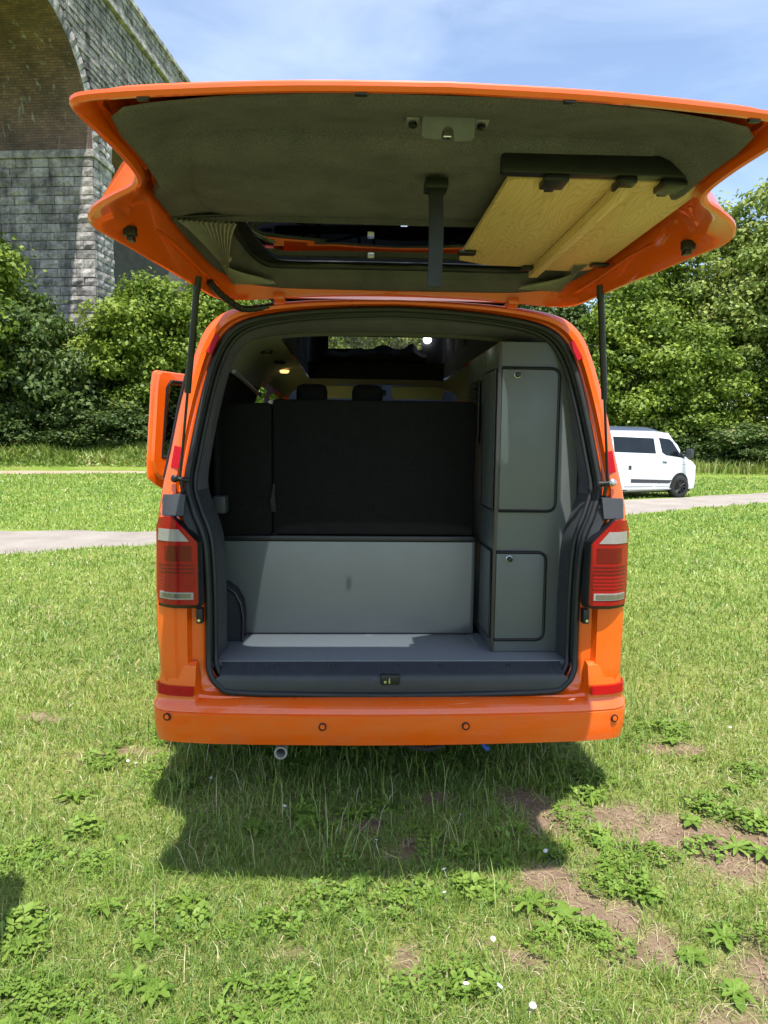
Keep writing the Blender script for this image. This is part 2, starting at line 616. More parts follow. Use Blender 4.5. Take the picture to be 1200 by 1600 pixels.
GRAVEL, n, out = new_mat('gravel_path')
b = n.nodes.new('ShaderNodeBsdfPrincipled')
n.links.new(b.outputs['BSDF'], out.inputs['Surface'])
b.inputs['Roughness'].default_value = 0.95
pos = n.nodes.new('ShaderNodeNewGeometry').outputs['Position']
a1 = ramp(n, noise(n, pos, 1.3, 6, 0.65), [(0.3, (0.29, 0.25, 0.21)), (0.7, (0.41, 0.36, 0.31))])
a2 = ramp(n, noise(n, pos, 55, 4, 0.8), [(0.3, (0.75, 0.75, 0.75)), (0.7, (1.18, 1.18, 1.18))])
n.links.new(mixc(n, 1.0, a1, a2, 'MULTIPLY'), b.inputs['Base Color'])
n.links.new(bump(n, noise(n, pos, 70, 4, 0.8), 0.5, 0.02), b.inputs['Normal'])
EARTH, n, out = new_mat('earth_path')
b = n.nodes.new('ShaderNodeBsdfPrincipled')
n.links.new(b.outputs['BSDF'], out.inputs['Surface'])
b.inputs['Roughness'].default_value = 0.95
pos = n.nodes.new('ShaderNodeNewGeometry').outputs['Position']
n.links.new(ramp(n, noise(n, pos, 1.1, 6, 0.7), [(0.3, (0.36, 0.26, 0.18)), (0.7, (0.50, 0.40, 0.30))]), b.inputs['Base Color'])

for nm, P, mt, lab in (('path', PATH_A, GRAVEL, 'pale gravel path crossing the field beyond the orange van'), ('path', PATH_B, EARTH, 'narrow earth path below the bank at the left')):
    xs = np.arange(P[0][0][0], P[0][-1][0], 0.25)
    lo = np.interp(xs, [p[0] for p in P[0]], [p[1] for p in P[0]]) + (vnoise(xs, xs * 0, 0.7) - .5) * 0.5 + (vnoise(xs, xs * 0 + 5, 0.25) - .5) * .22
    hi = np.interp(xs, [p[0] for p in P[1]], [p[1] for p in P[1]]) + (vnoise(xs, xs * 0 + 30, 0.9) - .5) * 0.5 + (vnoise(xs, xs * 0 + 60, 0.25) - .5) * .22
    rows = 9
    vv, qq = [], []
    for i, x in enumerate(xs):
        for k in range(rows):
            y = lo[i] + (hi[i] - lo[i]) * k / (rows - 1)
            vv.append((x, y, 0))
    vv = np.array(vv)
    edge = np.tile(np.array([-.02] + [0.022] * (rows - 2) + [-.02]), len(xs))
    vv[:, 2] = height(vv[:, 0], vv[:, 1]) + edge
    for i in range(len(xs) - 1):
        for k in range(rows - 1):
            a = i * rows + k
            qq.append((a, a + rows, a + rows + 1, a + 1))
    qq = np.array(qq)
    o = numpy_mesh(nm, vv, qq.ravel(), np.full(len(qq), 4), mt, smooth=True)
    tag(o, lab, kind='structure')

# ------------------------------------------------------------------ viaduct
D = 22.0
HEAD = YAW + math.atan(89 / 1120)
va = Vector((math.sin(HEAD), math.cos(HEAD), 0))
vb = Vector((math.cos(HEAD), -math.sin(HEAD), 0))
vroot = empty('viaduct', Vector((EYE.x, EYE.y, 0)) + va * (2.04 * D) - vb * D, -HEAD)
tag(vroot, 'tall grey stone railway viaduct with brick lined arches at the left', 'viaduct')


def stone_mat(name, lo, mid, hi, sc=1.0):
    m, n, out = new_mat(name)
    b = n.nodes.new('ShaderNodeBsdfPrincipled')
    n.links.new(b.outputs['BSDF'], out.inputs['Surface'])
    b.inputs['Roughness'].default_value = 0.95
    b.inputs['Specular IOR Level'].default_value = 0.2
    pos = n.nodes.new('ShaderNodeNewGeometry').outputs['Position']
    oi = n.nodes.new('ShaderNodeObjectInfo')
    rnd = ramp(n, oi.outputs['Random'], [(0, (0.72, 0.71, 0.70)), (1, (1.22, 1.2, 1.16))])
    c1 = ramp(n, noise(n, pos, 0.9 * sc, 8, 0.7), [(0.32, lo), (0.5, mid), (0.68, hi)])
    c2 = ramp(n, noise(n, pos, 5 * sc, 5, 0.75), [(0.3, (0.62, 0.62, 0.63)), (0.7, (1.25, 1.24, 1.22))])
    c = mixc(n, 1.0, mixc(n, 1.0, c1, c2, 'MULTIPLY'), rnd, 'MULTIPLY')
    sv = node(n, 'ShaderNodeMapping')
    sv.inputs['Scale'].default_value = (1.6, 1.6, .16)
    n.links.new(pos, sv.inputs['Vector'])
    c3 = ramp(n, noise(n, sv.outputs['Vector'], 1.0, 6, .65), [(0.34, (0.6, 0.6, 0.61)), (0.5, (1.1, 1.1, 1.1)), (0.7, (1.35, 1.34, 1.3))])
    c = mixc(n, 1.0, c, c3, 'MULTIPLY')
    n.links.new(c, b.inputs['Base Color'])
    n.links.new(bump(n, noise(n, pos, 3.5, 7, 0.75), 0.9, 0.12), b.inputs['Normal'])
    return m


STONE = stone_mat('weathered_limestone', (0.14, 0.135, 0.138), (0.37, 0.35, 0.345), (0.57, 0.54, 0.52))
SPANDREL = stone_mat('sooty_limestone', (0.11, 0.107, 0.11), (0.35, 0.335, 0.335), (0.60, 0.575, 0.56), 1.4)
MORTAR = pbr('dark_mortar', (0.11, 0.105, 0.10), 0.95, var=0.2, vscale=2)

m, n, out = new_mat('soot_brick')
b = n.nodes.new('ShaderNodeBsdfPrincipled')
n.links.new(b.outputs['BSDF'], out.inputs['Surface'])
b.inputs['Roughness'].default_value = 0.95
uvn = n.nodes.new('ShaderNodeUVMap')
br = n.nodes.new('ShaderNodeTexBrick')
br.inputs['Color1'].default_value = (0.25, 0.155, 0.12, 1)
br.inputs['Color2'].default_value = (0.15, 0.105, 0.09, 1)
br.inputs['Mortar'].default_value = (0.10, 0.09, 0.08, 1)
br.inputs['Scale'].default_value = 1.0
br.inputs['Brick Width'].default_value = 0.46
br.inputs['Row Height'].default_value = 0.15
br.inputs['Mortar Size'].default_value = 0.018
n.links.new(uvn.outputs['UV'], br.inputs['Vector'])
pos = n.nodes.new('ShaderNodeNewGeometry').outputs['Position']
soot = ramp(n, noise(n, pos, 0.5, 7, 0.65), [(0.3, (0.55, 0.56, 0.58)), (0.7, (1.45, 1.35, 1.3))])
stv = node(n, 'ShaderNodeMapping')
stv.inputs['Scale'].default_value = (2.2, 2.2, 0.22)
n.links.new(pos, stv.inputs['Vector'])
st = ramp(n, noise(n, stv.outputs['Vector'], 1.0, 4, 0.6), [(0.60, 0.0), (0.70, 0.75)])
col = mixc(n, 1.0, br.outputs['Color'], soot, 'MULTIPLY')
n.links.new(mixc(n, st, col, (0.42, 0.41, 0.39)), b.inputs['Base Color'])
n.links.new(bump(n, br.outputs['Fac'], 0.5, 0.03), b.inputs['Normal'])
BRICK = m

RA, BAY, PT, WV = 6.2, 15.0, 2.6, 9.0
ZI, ZS, ZP = 19.3, 29.4, 31.6
k0, k1 = -2, 6
for k in range(k0, k1 + 1):
    y0 = BAY * k
    MB().box(-WV + .06, -.06, y0 + .06, y0 + PT - .06, -2, ZI).build('pier_core', MORTAR, vroot, 0)
# spandrel walls both faces with the arches cut out, and the deck between
for xf in (-0.06, -WV + 0.06):
    sp = MB()
    for k in range(k0, k1):
        yc = BAY * k + PT + RA
        lo = []
        seg = 28
        for i in range(seg + 1):
            a = math.pi * (1 - i / seg)
            lo.append((xf, yc + (RA + .02) * math.cos(a), ZI + (RA + .02) * math.sin(a)))
        hi = [(xf, p[1], ZS) for p in lo]
        sp.loft([lo, hi])
        sp.add([(xf, BAY * k, ZI), (xf, BAY * k + PT, ZI), (xf, BAY * k + PT, ZS), (xf, BAY * k, ZS)], [(0, 1, 2, 3)])
    sp.build('spandrel_wall', MORTAR, vroot, 0)
dk = MB()
dk.box(-WV + .1, -.1, BAY * k0, BAY * k1 + PT, ZI + RA + 1.0, ZS)
dk.build('deck', MORTAR, vroot, 0)
# brick barrels
for k in range(k0, k1):
    yc = BAY * k + PT + RA
    seg, wn = 40, 6
    vv, ff, uv = [], [], []
    for i in range(seg + 1):
        a = math.pi * i / seg
        for j in range(wn + 1):
            vv.append((-WV + WV * j / wn, yc - RA * math.cos(a), ZI + RA * math.sin(a)))
            uv.append((WV * j / wn, RA * a))
    for i in range(seg):
        for j in range(wn):
            a = i * (wn + 1) + j
            ff.append((a, a + 1, a + wn + 2, a + wn + 1))
    me = bpy.data.meshes.new('brick_barrel')
    me.from_pydata(vv, [], ff)
    ul = me.uv_layers.new(name='UVMap')
    ul.data.foreach_set('uv', np.array([uv[l.vertex_index] for l in me.loops], np.float32).ravel())
    me.materials.append(BRICK)
    me.polygons.foreach_set('use_smooth', [True] * len(ff))
    link('brick_barrel', me, vroot)


def rock_mesh(seed):
    """unit block with a rough, slightly bulging face on -Y"""
    r_ = random.Random(seed)
    gx_, gz_ = 4, 3
    vs, fs = [], []
    for j in range(gz_):
        for i in range(gx_):
            edge = i in (0, gx_ - 1) or j in (0, gz_ - 1)
            x = -0.5 + i / (gx_ - 1)
            z = -0.5 + j / (gz_ - 1)
            if edge:
                x *= 0.985 + r_.uniform(-.015, .012)
                z *= 0.96 + r_.uniform(-.04, .03)
            vs.append((x, -0.02 if edge else -0.5 + r_.uniform(-.3, .3), z))
    for j in range(gz_ - 1):
        for i in range(gx_ - 1):
            a = j * gx_ + i
            fs.append((a, a + 1, a + gx_ + 1, a + gx_))
    per = [i for i in range(gx_)] + [gx_ * j + gx_ - 1 for j in range(1, gz_)] + [gx_ * (gz_ - 1) + i for i in range(gx_ - 2, -1, -1)] + [gx_ * j for j in range(gz_ - 2, 0, -1)]
    nb = len(vs)
    for i in per:
        vs.append((vs[i][0], 0.5, vs[i][2]))
    for i in range(len(per)):
        j = (i + 1) % len(per)
        fs.append((per[j], per[i], nb + i, nb + j))
    me = bpy.data.meshes.new('stone')
    me.from_pydata(vs, [], fs)
    me.materials.append(STONE)
    return me


ROCKS = [rock_mesh(i) for i in range(8)]
n_stone = 0


def stone(cx, cy_, cz, wx, dep, hz, rz=0.0, rx=0.0):
    global n_stone
    o = link('stone', ROCKS[n_stone % 8], vroot)
    o.location = (cx, cy_, cz)
    o.scale = (wx, dep, hz)
    o.rotation_euler = (rx, 0, rz)
    n_stone += 1
    return o


# rock-faced ashlar of the near pier: face towards the field (local -Y) and its right flank (local +X)
cz, row = ZI - 0.42, 0
while cz > 7.2:
    h = 0.56 + random.uniform(-.05, .07)
    cz -= h / 2
    x = 0.0
    first = 0.75 if row % 2 else 1.25
    while x > -6.4:
        wd = first if x == 0 else random.uniform(0.75, 1.55)
        if True:
            stone(x - wd / 2, 0.0 + random.uniform(-.03, .03), cz, wd * .985, 0.10 + random.uniform(0, .05), h * .96)
        x -= wd
    y = 0.12
    while y < PT - 0.1:
        wd = min(random.uniform(0.7, 1.3), PT - y)
        stone(0.0 + random.uniform(-.02, .03), y + wd / 2, cz, wd * .985, 0.10 + random.uniform(0, .05), h * .96, rz=R(90))
        y += wd
    cz -= h / 2
    row += 1
# voussoir ring on the right face of the nearest arch and of the next
for yc in (-RA, BAY - RA + 0.0):
    for side in ((1,) if yc < 0 else (-1,)):
        for i in range(15):
            a = R(3 + i * 5.6)
            a2 = a if side == 1 else math.pi - a
            rr = RA + 0.42
            o = stone(0.02 + random.uniform(-.02, .02), yc + rr * math.cos(a2), ZI + rr * math.sin(a2), 0.84, 0.2, rr * R(5.6) * .95)
            o.rotation_euler = (Matrix.Rotation(a2, 3, 'X') @ Matrix.Rotation(R(90), 3, 'Z')).to_euler()


# coursed masonry of the spandrel and the parapet: too many to pick apart
ms_ = MB()
for face_z0, face_z1, y_a, y_b, prot in ((ZI - .1, ZS - .25, -14.6, 48, .05), (ZS + .25, ZP - .35, -14.6, 60, .05)):
    z = face_z0
    while z < face_z1:
        h = random.uniform(.36, .5)
        h = min(h, face_z1 - z)
        y = y_a + random.uniform(0, .6)
        while y < y_b:
            wd = random.uniform(.5, 1.25)
            a0, a1 = y, y + wd
            keep = True
            if face_z1 < ZS:
                for k in range(-1, 4):
                    yc = BAY * k + PT + RA
                    ro = RA + .86
                    zz = z + h / 2 - ZI
                    if abs(zz) < ro:
                        hw = math.sqrt(ro * ro - zz * zz)
                        l_, r_ = yc - hw, yc + hw
                        if a0 > l_ and a1 < r_:
                            keep = False
                        elif a0 < l_ < a1 and a1 < r_:
                            a1 = l_
                        elif a1 > r_ > a0 and a0 > l_:
                            a0 = r_
            if keep and a1 - a0 > .12:
                d_ = prot + random.uniform(-.02, .06)
                g_ = .02
                x0, x1 = -.08, d_
                ms_.add([(x0, a0 + g_, z + g_), (x0, a1 - g_, z + g_), (x0, a1 - g_, z + h - g_), (x0, a0 + g_, z + h - g_),
                         (x1 - random.uniform(0, .03), a0 + .05, z + .05), (x1, a1 - .05, z + .05), (x1 - random.uniform(0, .04), a1 - .05, z + h - .05), (x1, a0 + .05, z + h - .05)],
                        [(0, 1, 5, 4), (1, 2, 6, 5), (2, 3, 7, 6), (3, 0, 4, 7), (4, 5, 6, 7)])
            y += wd
        z += h
o = ms_.build('coursed_masonry', SPANDREL, vroot, 0)
o['kind'] = 'stuff'
sc_ = MB()
sc_.box(-.3, .32, BAY * k0, BAY * k1, ZS - .25, ZS + .02, .04)
sc_.box(-.3, .2, BAY * k0, BAY * k1, ZS + .02, ZS + .25, .03)
sc_.build('string_course', SPANDREL, vroot, 0)
cp = MB()
y = -16.0
while y < 60:
    wd = random.uniform(1.2, 1.7)
    cp.box(-.7, .2 + random.uniform(-.02, .02), y + .015, y + wd - .015, ZP - .35, ZP, .03)
    y += wd
cp.build('parapet_coping', SPANDREL, vroot, 0)
MB().box(-WV, -.1, BAY * k0, BAY * k1, ZS, ZS + .4).build('trackbed', MORTAR, vroot, 0)
for k in range(k0, k1 + 1):
    im = MB()
    y0 = BAY * k
    im.box(-WV - .12, .14, y0 - .14, y0 + PT + .14, ZI - .42, ZI - .1, .04)
    im.box(-WV - .05, .08, y0 - .07, y0 + PT + .07, ZI - .1, ZI + .06, .02)
    im.build('impost', STONE, vroot, 0)

# ------------------------------------------------------------------ trees and bushes
BARK = pbr('bark', (0.085, 0.07, 0.052), 0.95, var=0.35, vscale=5, bscale=9, bstr=0.6, bdist=0.05)
LEAF_DEEP = leaf_mat('leaf_deep', [(0, (0.040, 0.072, 0.018)), (0.45, (0.085, 0.135, 0.032)), (0.85, (0.16, 0.215, 0.06)), (1, (0.25, 0.20, 0.10))], .25, (0.16, 0.27, 0.03), .55, .025)
LEAF_MID = leaf_mat('leaf_mid', [(0, (0.065, 0.115, 0.016)), (0.45, (0.19, 0.27, 0.036)), (1, (0.35, 0.42, 0.07))], .30, (0.22, 0.36, 0.03), .55, .025)
LEAF_PALE = leaf_mat('leaf_pale', [(0, (0.10, 0.15, 0.03)), (0.45, (0.27, 0.345, 0.08)), (1, (0.47, 0.50, 0.15))], .32, (0.28, 0.40, 0.06), .55, .025)


def crown_mesh(name, rx, ry, rz, zc, n_clump, per, leaf, mat, seed, clump=(0.9, 1.6), low=False):
    r_ = np.random.default_rng(seed)
    cs = []
    while len(cs) < n_clump:
        p = r_.uniform(-1, 1, 3)
        d = np.linalg.norm(p)
        if d > 1 or d < 0.35:
            continue
        if not low and p[2] < -.75:
            continue
        k = 1 + 0.22 * math.sin(5 * math.atan2(p[1], p[0]) + seed) * (d > .6)
        cs.append((p[0] * rx * k, p[1] * ry * k, zc + p[2] * rz))
    cs = np.array(cs)
    rad = r_.uniform(*clump, len(cs))
    V, T = [], []
    for c, ra in zip(cs, rad):
        m_ = int(per * (ra / np.mean(clump)) ** 2)
        d = r_.normal(size=(m_, 3))
        d /= np.linalg.norm(d, axis=1)[:, None]
        rr = ra * (0.35 + 0.75 * r_.random(m_) ** .8)
        far_ = r_.random(m_) < .14
        rr[far_] *= r_.uniform(1.1, 1.55, far_.sum())
        ax = r_.normal(size=3)
        ax /= np.linalg.norm(ax)
        q_ = d * rr[:, None] * np.array([1.1, 1.1, .62])
        q_ += np.outer(q_ @ ax, ax) * .45
        P = c + q_
        nrm = d * .7 + r_.normal(size=(m_, 3)) * .55 + np.array([0, 0, .55])
        nrm /= np.linalg.norm(nrm, axis=1)[:, None]
        a = np.cross(nrm, r_.normal(size=(m_, 3)))
        a /= np.linalg.norm(a, axis=1)[:, None]
        b2 = np.cross(nrm, a)
        s1 = leaf * r_.uniform(.55, 1.25, m_)[:, None]
        s2 = s1 * r_.uniform(.5, .85, m_)[:, None]
        dr = nrm * s1 * .25
        V.append(np.stack([P - a * s1 - dr, P + b2 * s2, P + a * s1 - dr, P - b2 * s2], 1))
        base = np.clip(r_.normal(.45, .2) + r_.normal(0, .2, m_), 0, .95)
        T.append(np.repeat(base, 4))
    V = np.concatenate(V).reshape(-1, 3)
    V[:, 2] = np.maximum(V[:, 2], 0.03)
    T = np.concatenate(T)
    nq = len(V) // 4
    me = numpy_mesh(name, V, np.arange(nq * 4), np.full(nq, 4), mat, parent=False, tint=T)
    return me, cs


def trunk_mesh(h, r0, cs, seed, n_limb=7):
    r_ = random.Random(seed)
    t = MB()
    path = [(r_.uniform(-.12, .12) * i, r_.uniform(-.12, .12) * i, -.3 + h * i / 6) for i in range(7)]
    t.tube(path, [r0 * (1.35 if i == 0 else 1 - .1 * i) for i in range(7)], 9)
    for k in range(min(n_limb, len(cs))):
        c = Vector(cs[r_.randrange(len(cs))])
        i = r_.randrange(2, 6)
        a = Vector(path[i])
        if c.z < a.z:
            c.z = a.z + .8
        mid = a.lerp(c, .5) + Vector((0, 0, .35))
        q_ = a.lerp(c, .25) + Vector((0, 0, .15))
        t.tube([a, q_, mid, c], [r0 * .42, r0 * .33, r0 * .22, r0 * .06], 6)
    me_o = t.build('trunk', BARK, None, 50)
    me = me_o.data
    bpy.data.objects.remove(me_o)
    return me


KINDS = {}
for nm, rx, ry, rz, zc, nc, per, lf, mt, seed, cl, low, th, tr in (
        ('bush', 2.6, 2.3, 2.3, 2.35, 64, 300, .125, LEAF_DEEP, 11, (.40, 1.0), True, 3.4, .13),
        ('thicket', 2.9, 2.4, 3.4, 3.5, 80, 310, .13, LEAF_DEEP, 12, (.45, 1.1), True, 5.0, .16),
        ('sycamore', 3.3, 3.0, 3.9, 5.0, 92, 330, .135, LEAF_MID, 13, (.5, 1.2), True, 7.0, .22),
        ('tall', 3.6, 3.4, 5.6, 7.6, 112, 320, .145, LEAF_MID, 14, (.5, 1.3), False, 10.5, .27),
        ('pale', 3.8, 3.5, 6.2, 8.6, 118, 310, .145, LEAF_PALE, 15, (.5, 1.3), False, 11.5, .27),
        ('dark', 3.3, 3.0, 5.4, 6.6, 104, 310, .145, LEAF_DEEP, 16, (.5, 1.25), True, 9.5, .25)):
    cm, cs = crown_mesh('crown', rx, ry, rz, zc, nc, per, lf, mt, seed, cl, low)
    KINDS[nm] = (cm, trunk_mesh(th, tr, cs, seed, 9))


def plant_tree(name, kind, x, y, s, sz, label, cat, group):
    cm, tm = KINDS[kind]
    r_ = empty(name, (x, y, float(height(x, y)) - .05), random.uniform(0, 6.28))
    r_.scale = (s, s, s * sz)
    link('trunk', tm, r_)
    link('crown', cm, r_)
    return tag(r_, label, cat, group)


GL, GM, GR = 'trees and bushes below the viaduct', 'trees in front of the orange van', 'trees behind the white van'
for row in (
        ('tree', 'sycamore', -20.6, 37.4, 1.18, 1.12, 'dense dark green tree at the far left edge, in front of the viaduct pier', 'tree', GL),
        ('tree', 'thicket', -17.4, 37.6, 1.12, 1.12, 'dark green tree hiding the foot of the viaduct pier', 'tree', GL),
        ('tree', 'dark', -13.9, 40.8, .66, .92, 'dark tree just right of the viaduct pier', 'tree', GL),
        ('tree', 'sycamore', -11.8, 39.6, 1.02, .98, 'bright green tree left of the open front door', 'tree', GL),
        ('tree', 'sycamore', -8.0, 41.2, 1.05, 1.02, 'green tree rising behind the left gas strut', 'tree', GL),
        ('bush', 'bush', -19.0, 36.0, .85, .7, 'low dark bush at the left edge above the bank', 'bush', GL),
        ('bush', 'bush', -15.0, 37.0, .8, .66, 'low dark bush on the bank under the pier', 'bush', GL),
        ('bush', 'bush', -12.3, 37.8, .85, .7, 'low dark bush on the bank left of the open door', 'bush', GL),
        ('bush', 'bush', -9.2, 38.8, .85, .7, 'low dark bush right behind the open front door', 'bush', GL),
        ('tree', 'thicket', -23.6, 35.6, 1.15, 1.15, 'dark green tree beyond the left edge, left of the viaduct pier', 'tree', GL),
        ('tree', 'sycamore', -28.0, 34.5, 1.1, 1.1, 'broad green tree farthest to the left of the bank', 'tree', GL),
        ('tree', 'tall', -2.5, 44.0, .92, .9, 'green tree seen through the roof window, leftmost', 'tree', GM),
        ('tree', 'pale', 2.8, 46.5, .9, .9, 'pale green tree seen through the roof window', 'tree', GM),
        ('tree', 'tall', 8.3, 46.0, .95, .9, 'green tree seen through the windscreen', 'tree', GM),
        ('tree', 'dark', 12.9, 44.5, .9, .95, 'dark tree hidden behind the tall cabinet', 'tree', GM),
        ('tree', 'sycamore', 15.8, 39.8, 1.0, 1.05, 'bright green tree beside the right gas strut', 'tree', GR),
        ('tree', 'tall', 18.0, 42.6, 1.0, 1.0, 'tall green tree above the roof of the white van', 'tree', GR),
        ('tree', 'sycamore', 19.6, 38.6, .9, .95, 'mid green tree right of the white van', 'tree', GR),
        ('tree', 'pale', 22.2, 41.5, 1.0, 1.0, 'tall pale green tree below the right wing of the tailgate', 'tree', GR),
        ('tree', 'pale', 26.6, 38.6, 1.1, 1.15, 'tallest pale green tree at the right edge', 'tree', GR),
        ('tree', 'sycamore', 24.2, 38.0, .8, .85, 'small bright tree low at the right edge', 'tree', GR),
        ('tree', 'tall', 31.0, 37.5, 1.0, 1.0, 'tall green tree beyond the right edge', 'tree', GR),
        ('bush', 'bush', 21.0, 36.2, .95, .62, 'dark shaded bush by the tall grass at the right', 'bush', GR),
        ('bush', 'bush', 24.6, 35.0, .95, .55, 'dark shaded bush at the right edge above the lawn', 'bush', GR),
        ('bush', 'bush', 17.4, 38.4, .8, .6, 'dark bush directly behind the white van', 'bush', GR)):
    plant_tree(*row)

# ------------------------------------------------------------------ orange van
van = empty('camper_van', (0, 0, 0))
tag(van, 'bright orange camper van with its tailgate raised, parked on the grass', 'van')


def Yc(z):
    return 0.02 + max(0.0, z - 1.2) * 0.2


S_ = [(0, 2.045), (.2, 2.037), (.4, 2.02), (.565, 1.992), (.655, 1.952), (.71, 1.885), (.75, 1.775), (.785, 1.615), (.815, 1.44), (.830, 1.32), (.80, 1.22), (.757, 1.09),
      (.745, .85), (.745, .62), (.735, .56), (.70, .515), (.63, .487), (.25, .475), (0, .473)]
O_ = [(0, 2.085), (.2, 2.082), (.4, 2.072), (.58, 2.052), (.695, 2.022), (.765, 1.965), (.81, 1.87), (.865, 1.66), (.90, 1.46), (.925, 1.33), (.94, 1.22), (.948, 1.09),
      (.95, .85), (.948, .62), (.945, .56), (.93, .50), (.90, .46), (.3, .45), (0, .45)]
B_ = O_[:13] + [(.948, .62), (.942, .48), (.925, .38), (.80, .33), (.3, .32), (0, .32)]
I_ = [(0, 1.975), (.2, 1.97), (.35, 1.965), (.5, 1.95), (.6, 1.925), (.662, 1.87), (.705, 1.77), (.742, 1.615), (.775, 1.45), (.792, 1.32), (.768, 1.22), (.728, 1.09), (.718, .85),
      (.718, .62), (.712, .59), (.68, .578), (.60, .574), (.25, .572), (0, .572)]
J_ = [(0, 1.975), (.2, 1.973), (.35, 1.968), (.5, 1.955), (.64, 1.925), (.70, 1.87), (.735, 1.77), (.79, 1.615), (.83, 1.45), (.85, 1.32), (.86, 1.22), (.862, 1.09), (.862, .85),
      (.862, .64), (.855, .60), (.82, .58), (.70, .575), (.25, .573), (0, .573)]
SUB = 4
S, O, B, I, J = (catmull(p, SUB) for p in (S_, O_, B_, I_, J_))
NH = len(S)


def full(half, yf):
    """half outline -> full ring left..right through the top, yf(x, z) gives Y"""
    r_ = [(-p[0], yf(p[0], p[1]), p[1]) for p in half[::-1]] + [(p[0], yf(p[0], p[1]), p[1]) for p in half[1:]]
    return r_


def lerp_half(a, b2, t):
    return [a[i] * (1 - t) + b2[i] * t for i in range(NH)]


rings = [full(S, lambda x, z: Yc(z) + .06), full(lerp_half(S, O, .10), lambda x, z: Yc(z) + .045), full(lerp_half(S, O, .34), lambda x, z: Yc(z) + .035),
         full(lerp_half(S, O, .40), lambda x, z: Yc(z) + .002), full(lerp_half(S, O, .62), lambda x, z: Yc(z) - .004), full(lerp_half(S, O, .86), lambda x, z: Yc(z) + .006),
         full(lerp_half(S, O, .97), lambda x, z: Yc(z) + .028), full(O, lambda x, z: Yc(z) + .065), full(O, lambda x, z: max(.18, Yc(z) + .10))]
kinds = ['b'] * 8
ys = [.34, .5, 1.45, 1.5, 2.05, 2.6, 2.65, 2.85, 3.3, 3.75, 3.85, 4.15, 4.45, 4.8, 4.95, 5.0]
ZTY, ZTZ = [3.2, 3.3, 3.75, 4.15, 4.45, 4.8, 4.95, 5.0], [2.2, 2.08, 1.74, 1.42, 1.25, 1.08, .92, .75]
for y in ys:
    zt = interp(y, ZTY, ZTZ)
    wf = interp(y, [4.0, 4.6, 4.95, 5.0], [1, .965, .88, .8])
    half = [np.array((p[0] * wf, min(p[1], zt - .02 * (p[0] / .9) ** 2))) for p in B]
    rings.append(full(half, lambda x, z, y=y: y))
nn = len(rings[0])
body, wind, sglass = MB(), MB(), MB()
dark = {}
for i in range(len(rings) - 1):
    for j in range(nn - 1):
        quad = [rings[i][j], rings[i][j + 1], rings[i + 1][j + 1], rings[i + 1][j]]
        cx = sum(p[0] for p in quad) / 4
        cyy = sum(p[1] for p in quad) / 4
        h = abs(j + .5 - (nn - 1) / 2)
        src = B[int(min(h, NH - 1))]
        zb = src[1]
        dst = body
        if i >= len(rings) - len(ys) - 1:
            if .5 < cyy < 2.65 and src[0] < .5 and zb > 1.9:
                continue
            if 3.3 < cyy < 4.15 and src[0] < .72 and zb > 1.95:
                dst = wind
            elif cx < 0 and 1.5 < cyy < 2.6 and .42 < zb < 1.88:
                continue
            elif cx < 0 and 2.85 < cyy < 3.75 and .42 < zb < 1.88 and src[0] > .7:
                continue
            elif .5 < cyy < 1.45 and 1.34 < zb < 1.84:
                dst = dark.setdefault((cx > 0, 0), MB())
            elif cx > 0 and 1.5 < cyy < 2.6 and 1.34 < zb < 1.84:
                dst = dark.setdefault((True, 1), MB())
            elif cx > 0 and 2.85 < cyy < 3.75 and 1.34 < zb < 1.84:
                dst = sglass
        dst.add(quad, [(0, 1, 2, 3)])
body.add(rings[-1], [tuple(range(nn))])
body.build('body', ORANGE, van, 40)
wind.build('windscreen', CLEAR, van)
for q_ in dark.values():
    q_.build('side_window', DARKGLASS, van)
sglass.build('driver_window', CLEAR, van)

# seam between D-pillar and lower quarter panel, reflective tapes, dark caps above the lights
for sx in (-1, 1):
    MB().prism([(sx * x, Yc(z) - .0065, z) for x, z in ((.858, 1.385), (.888, 1.39), (.876, 1.475), (.846, 1.468))][::sx], (0, .006, 0)).build('reflective_tape', REFLECTOR, van, 0)
    MB().prism([(sx * x, Yc(z) - .0065, z) for x, z in ((.742, 1.84), (.765, 1.85), (.728, 1.925), (.712, 1.915))][::sx], (0, .01, 0)).build('reflective_tape', REFLECTOR, van, 0)
    cap = MB()
    rows_k = []
    for z in (1.200, 1.204, 1.23, 1.26, 1.283, 1.287):
        e = .012 if z in (1.200, 1.287) else 0
        xl, xr = interp(z, [1.2, 1.287], [.832, .826]), interp(z, [1.2, 1.287], [.934, .915])
        rows_k.append([(sx * (xl + (xr - xl) * k / 8), Yc(z) - .013 + e + interp(xl + (xr - xl) * k / 8, [.85, .888, .912, .93], [0, 0, .010, .034]), z) for k in range(9)])
    cap.loft(rows_k)
    cap.loft([[r_[0] for r_ in rows_k], [(r_[0][0], r_[0][1] + .02, r_[0][2]) for r_ in rows_k]])
    cap.build('lamp_top_cap', PLASTIC, van, 40)
    # dark plastic channel between seal and lamp
    tr = MB()
    r1, r2 = [], []
    for p, q_ in zip(S, O):
        if .865 < p[1] < 1.30:
            e = interp(p[1], [.86, 1.10, 1.2, 1.3], [.06, .035, .045, .025])
            r1.append((sx * (p[0] + .012), Yc(p[1]) + .04, p[1]))
            r2.append((sx * (p[0] + e), Yc(p[1]) - .008, p[1]))
    tr.loft([r1, r2])
    tr.loft([r2, [(p[0], p[1] + .05, p[2]) for p in r2]])
    tr.build('lamp_channel_trim', PLASTIC, van, 40)
    bt = MB()
    bt.box(sx * .775 - .012, sx * .775 + .012, .005, .045, .775, .835, .004)
    o = bt.build('striker_buffer', BLACK, van, 30)
    MB().tube([(sx * .775, .008, .79), (sx * .775, -.004, .79)], .006, 8).build('bolt', CHROME, o)

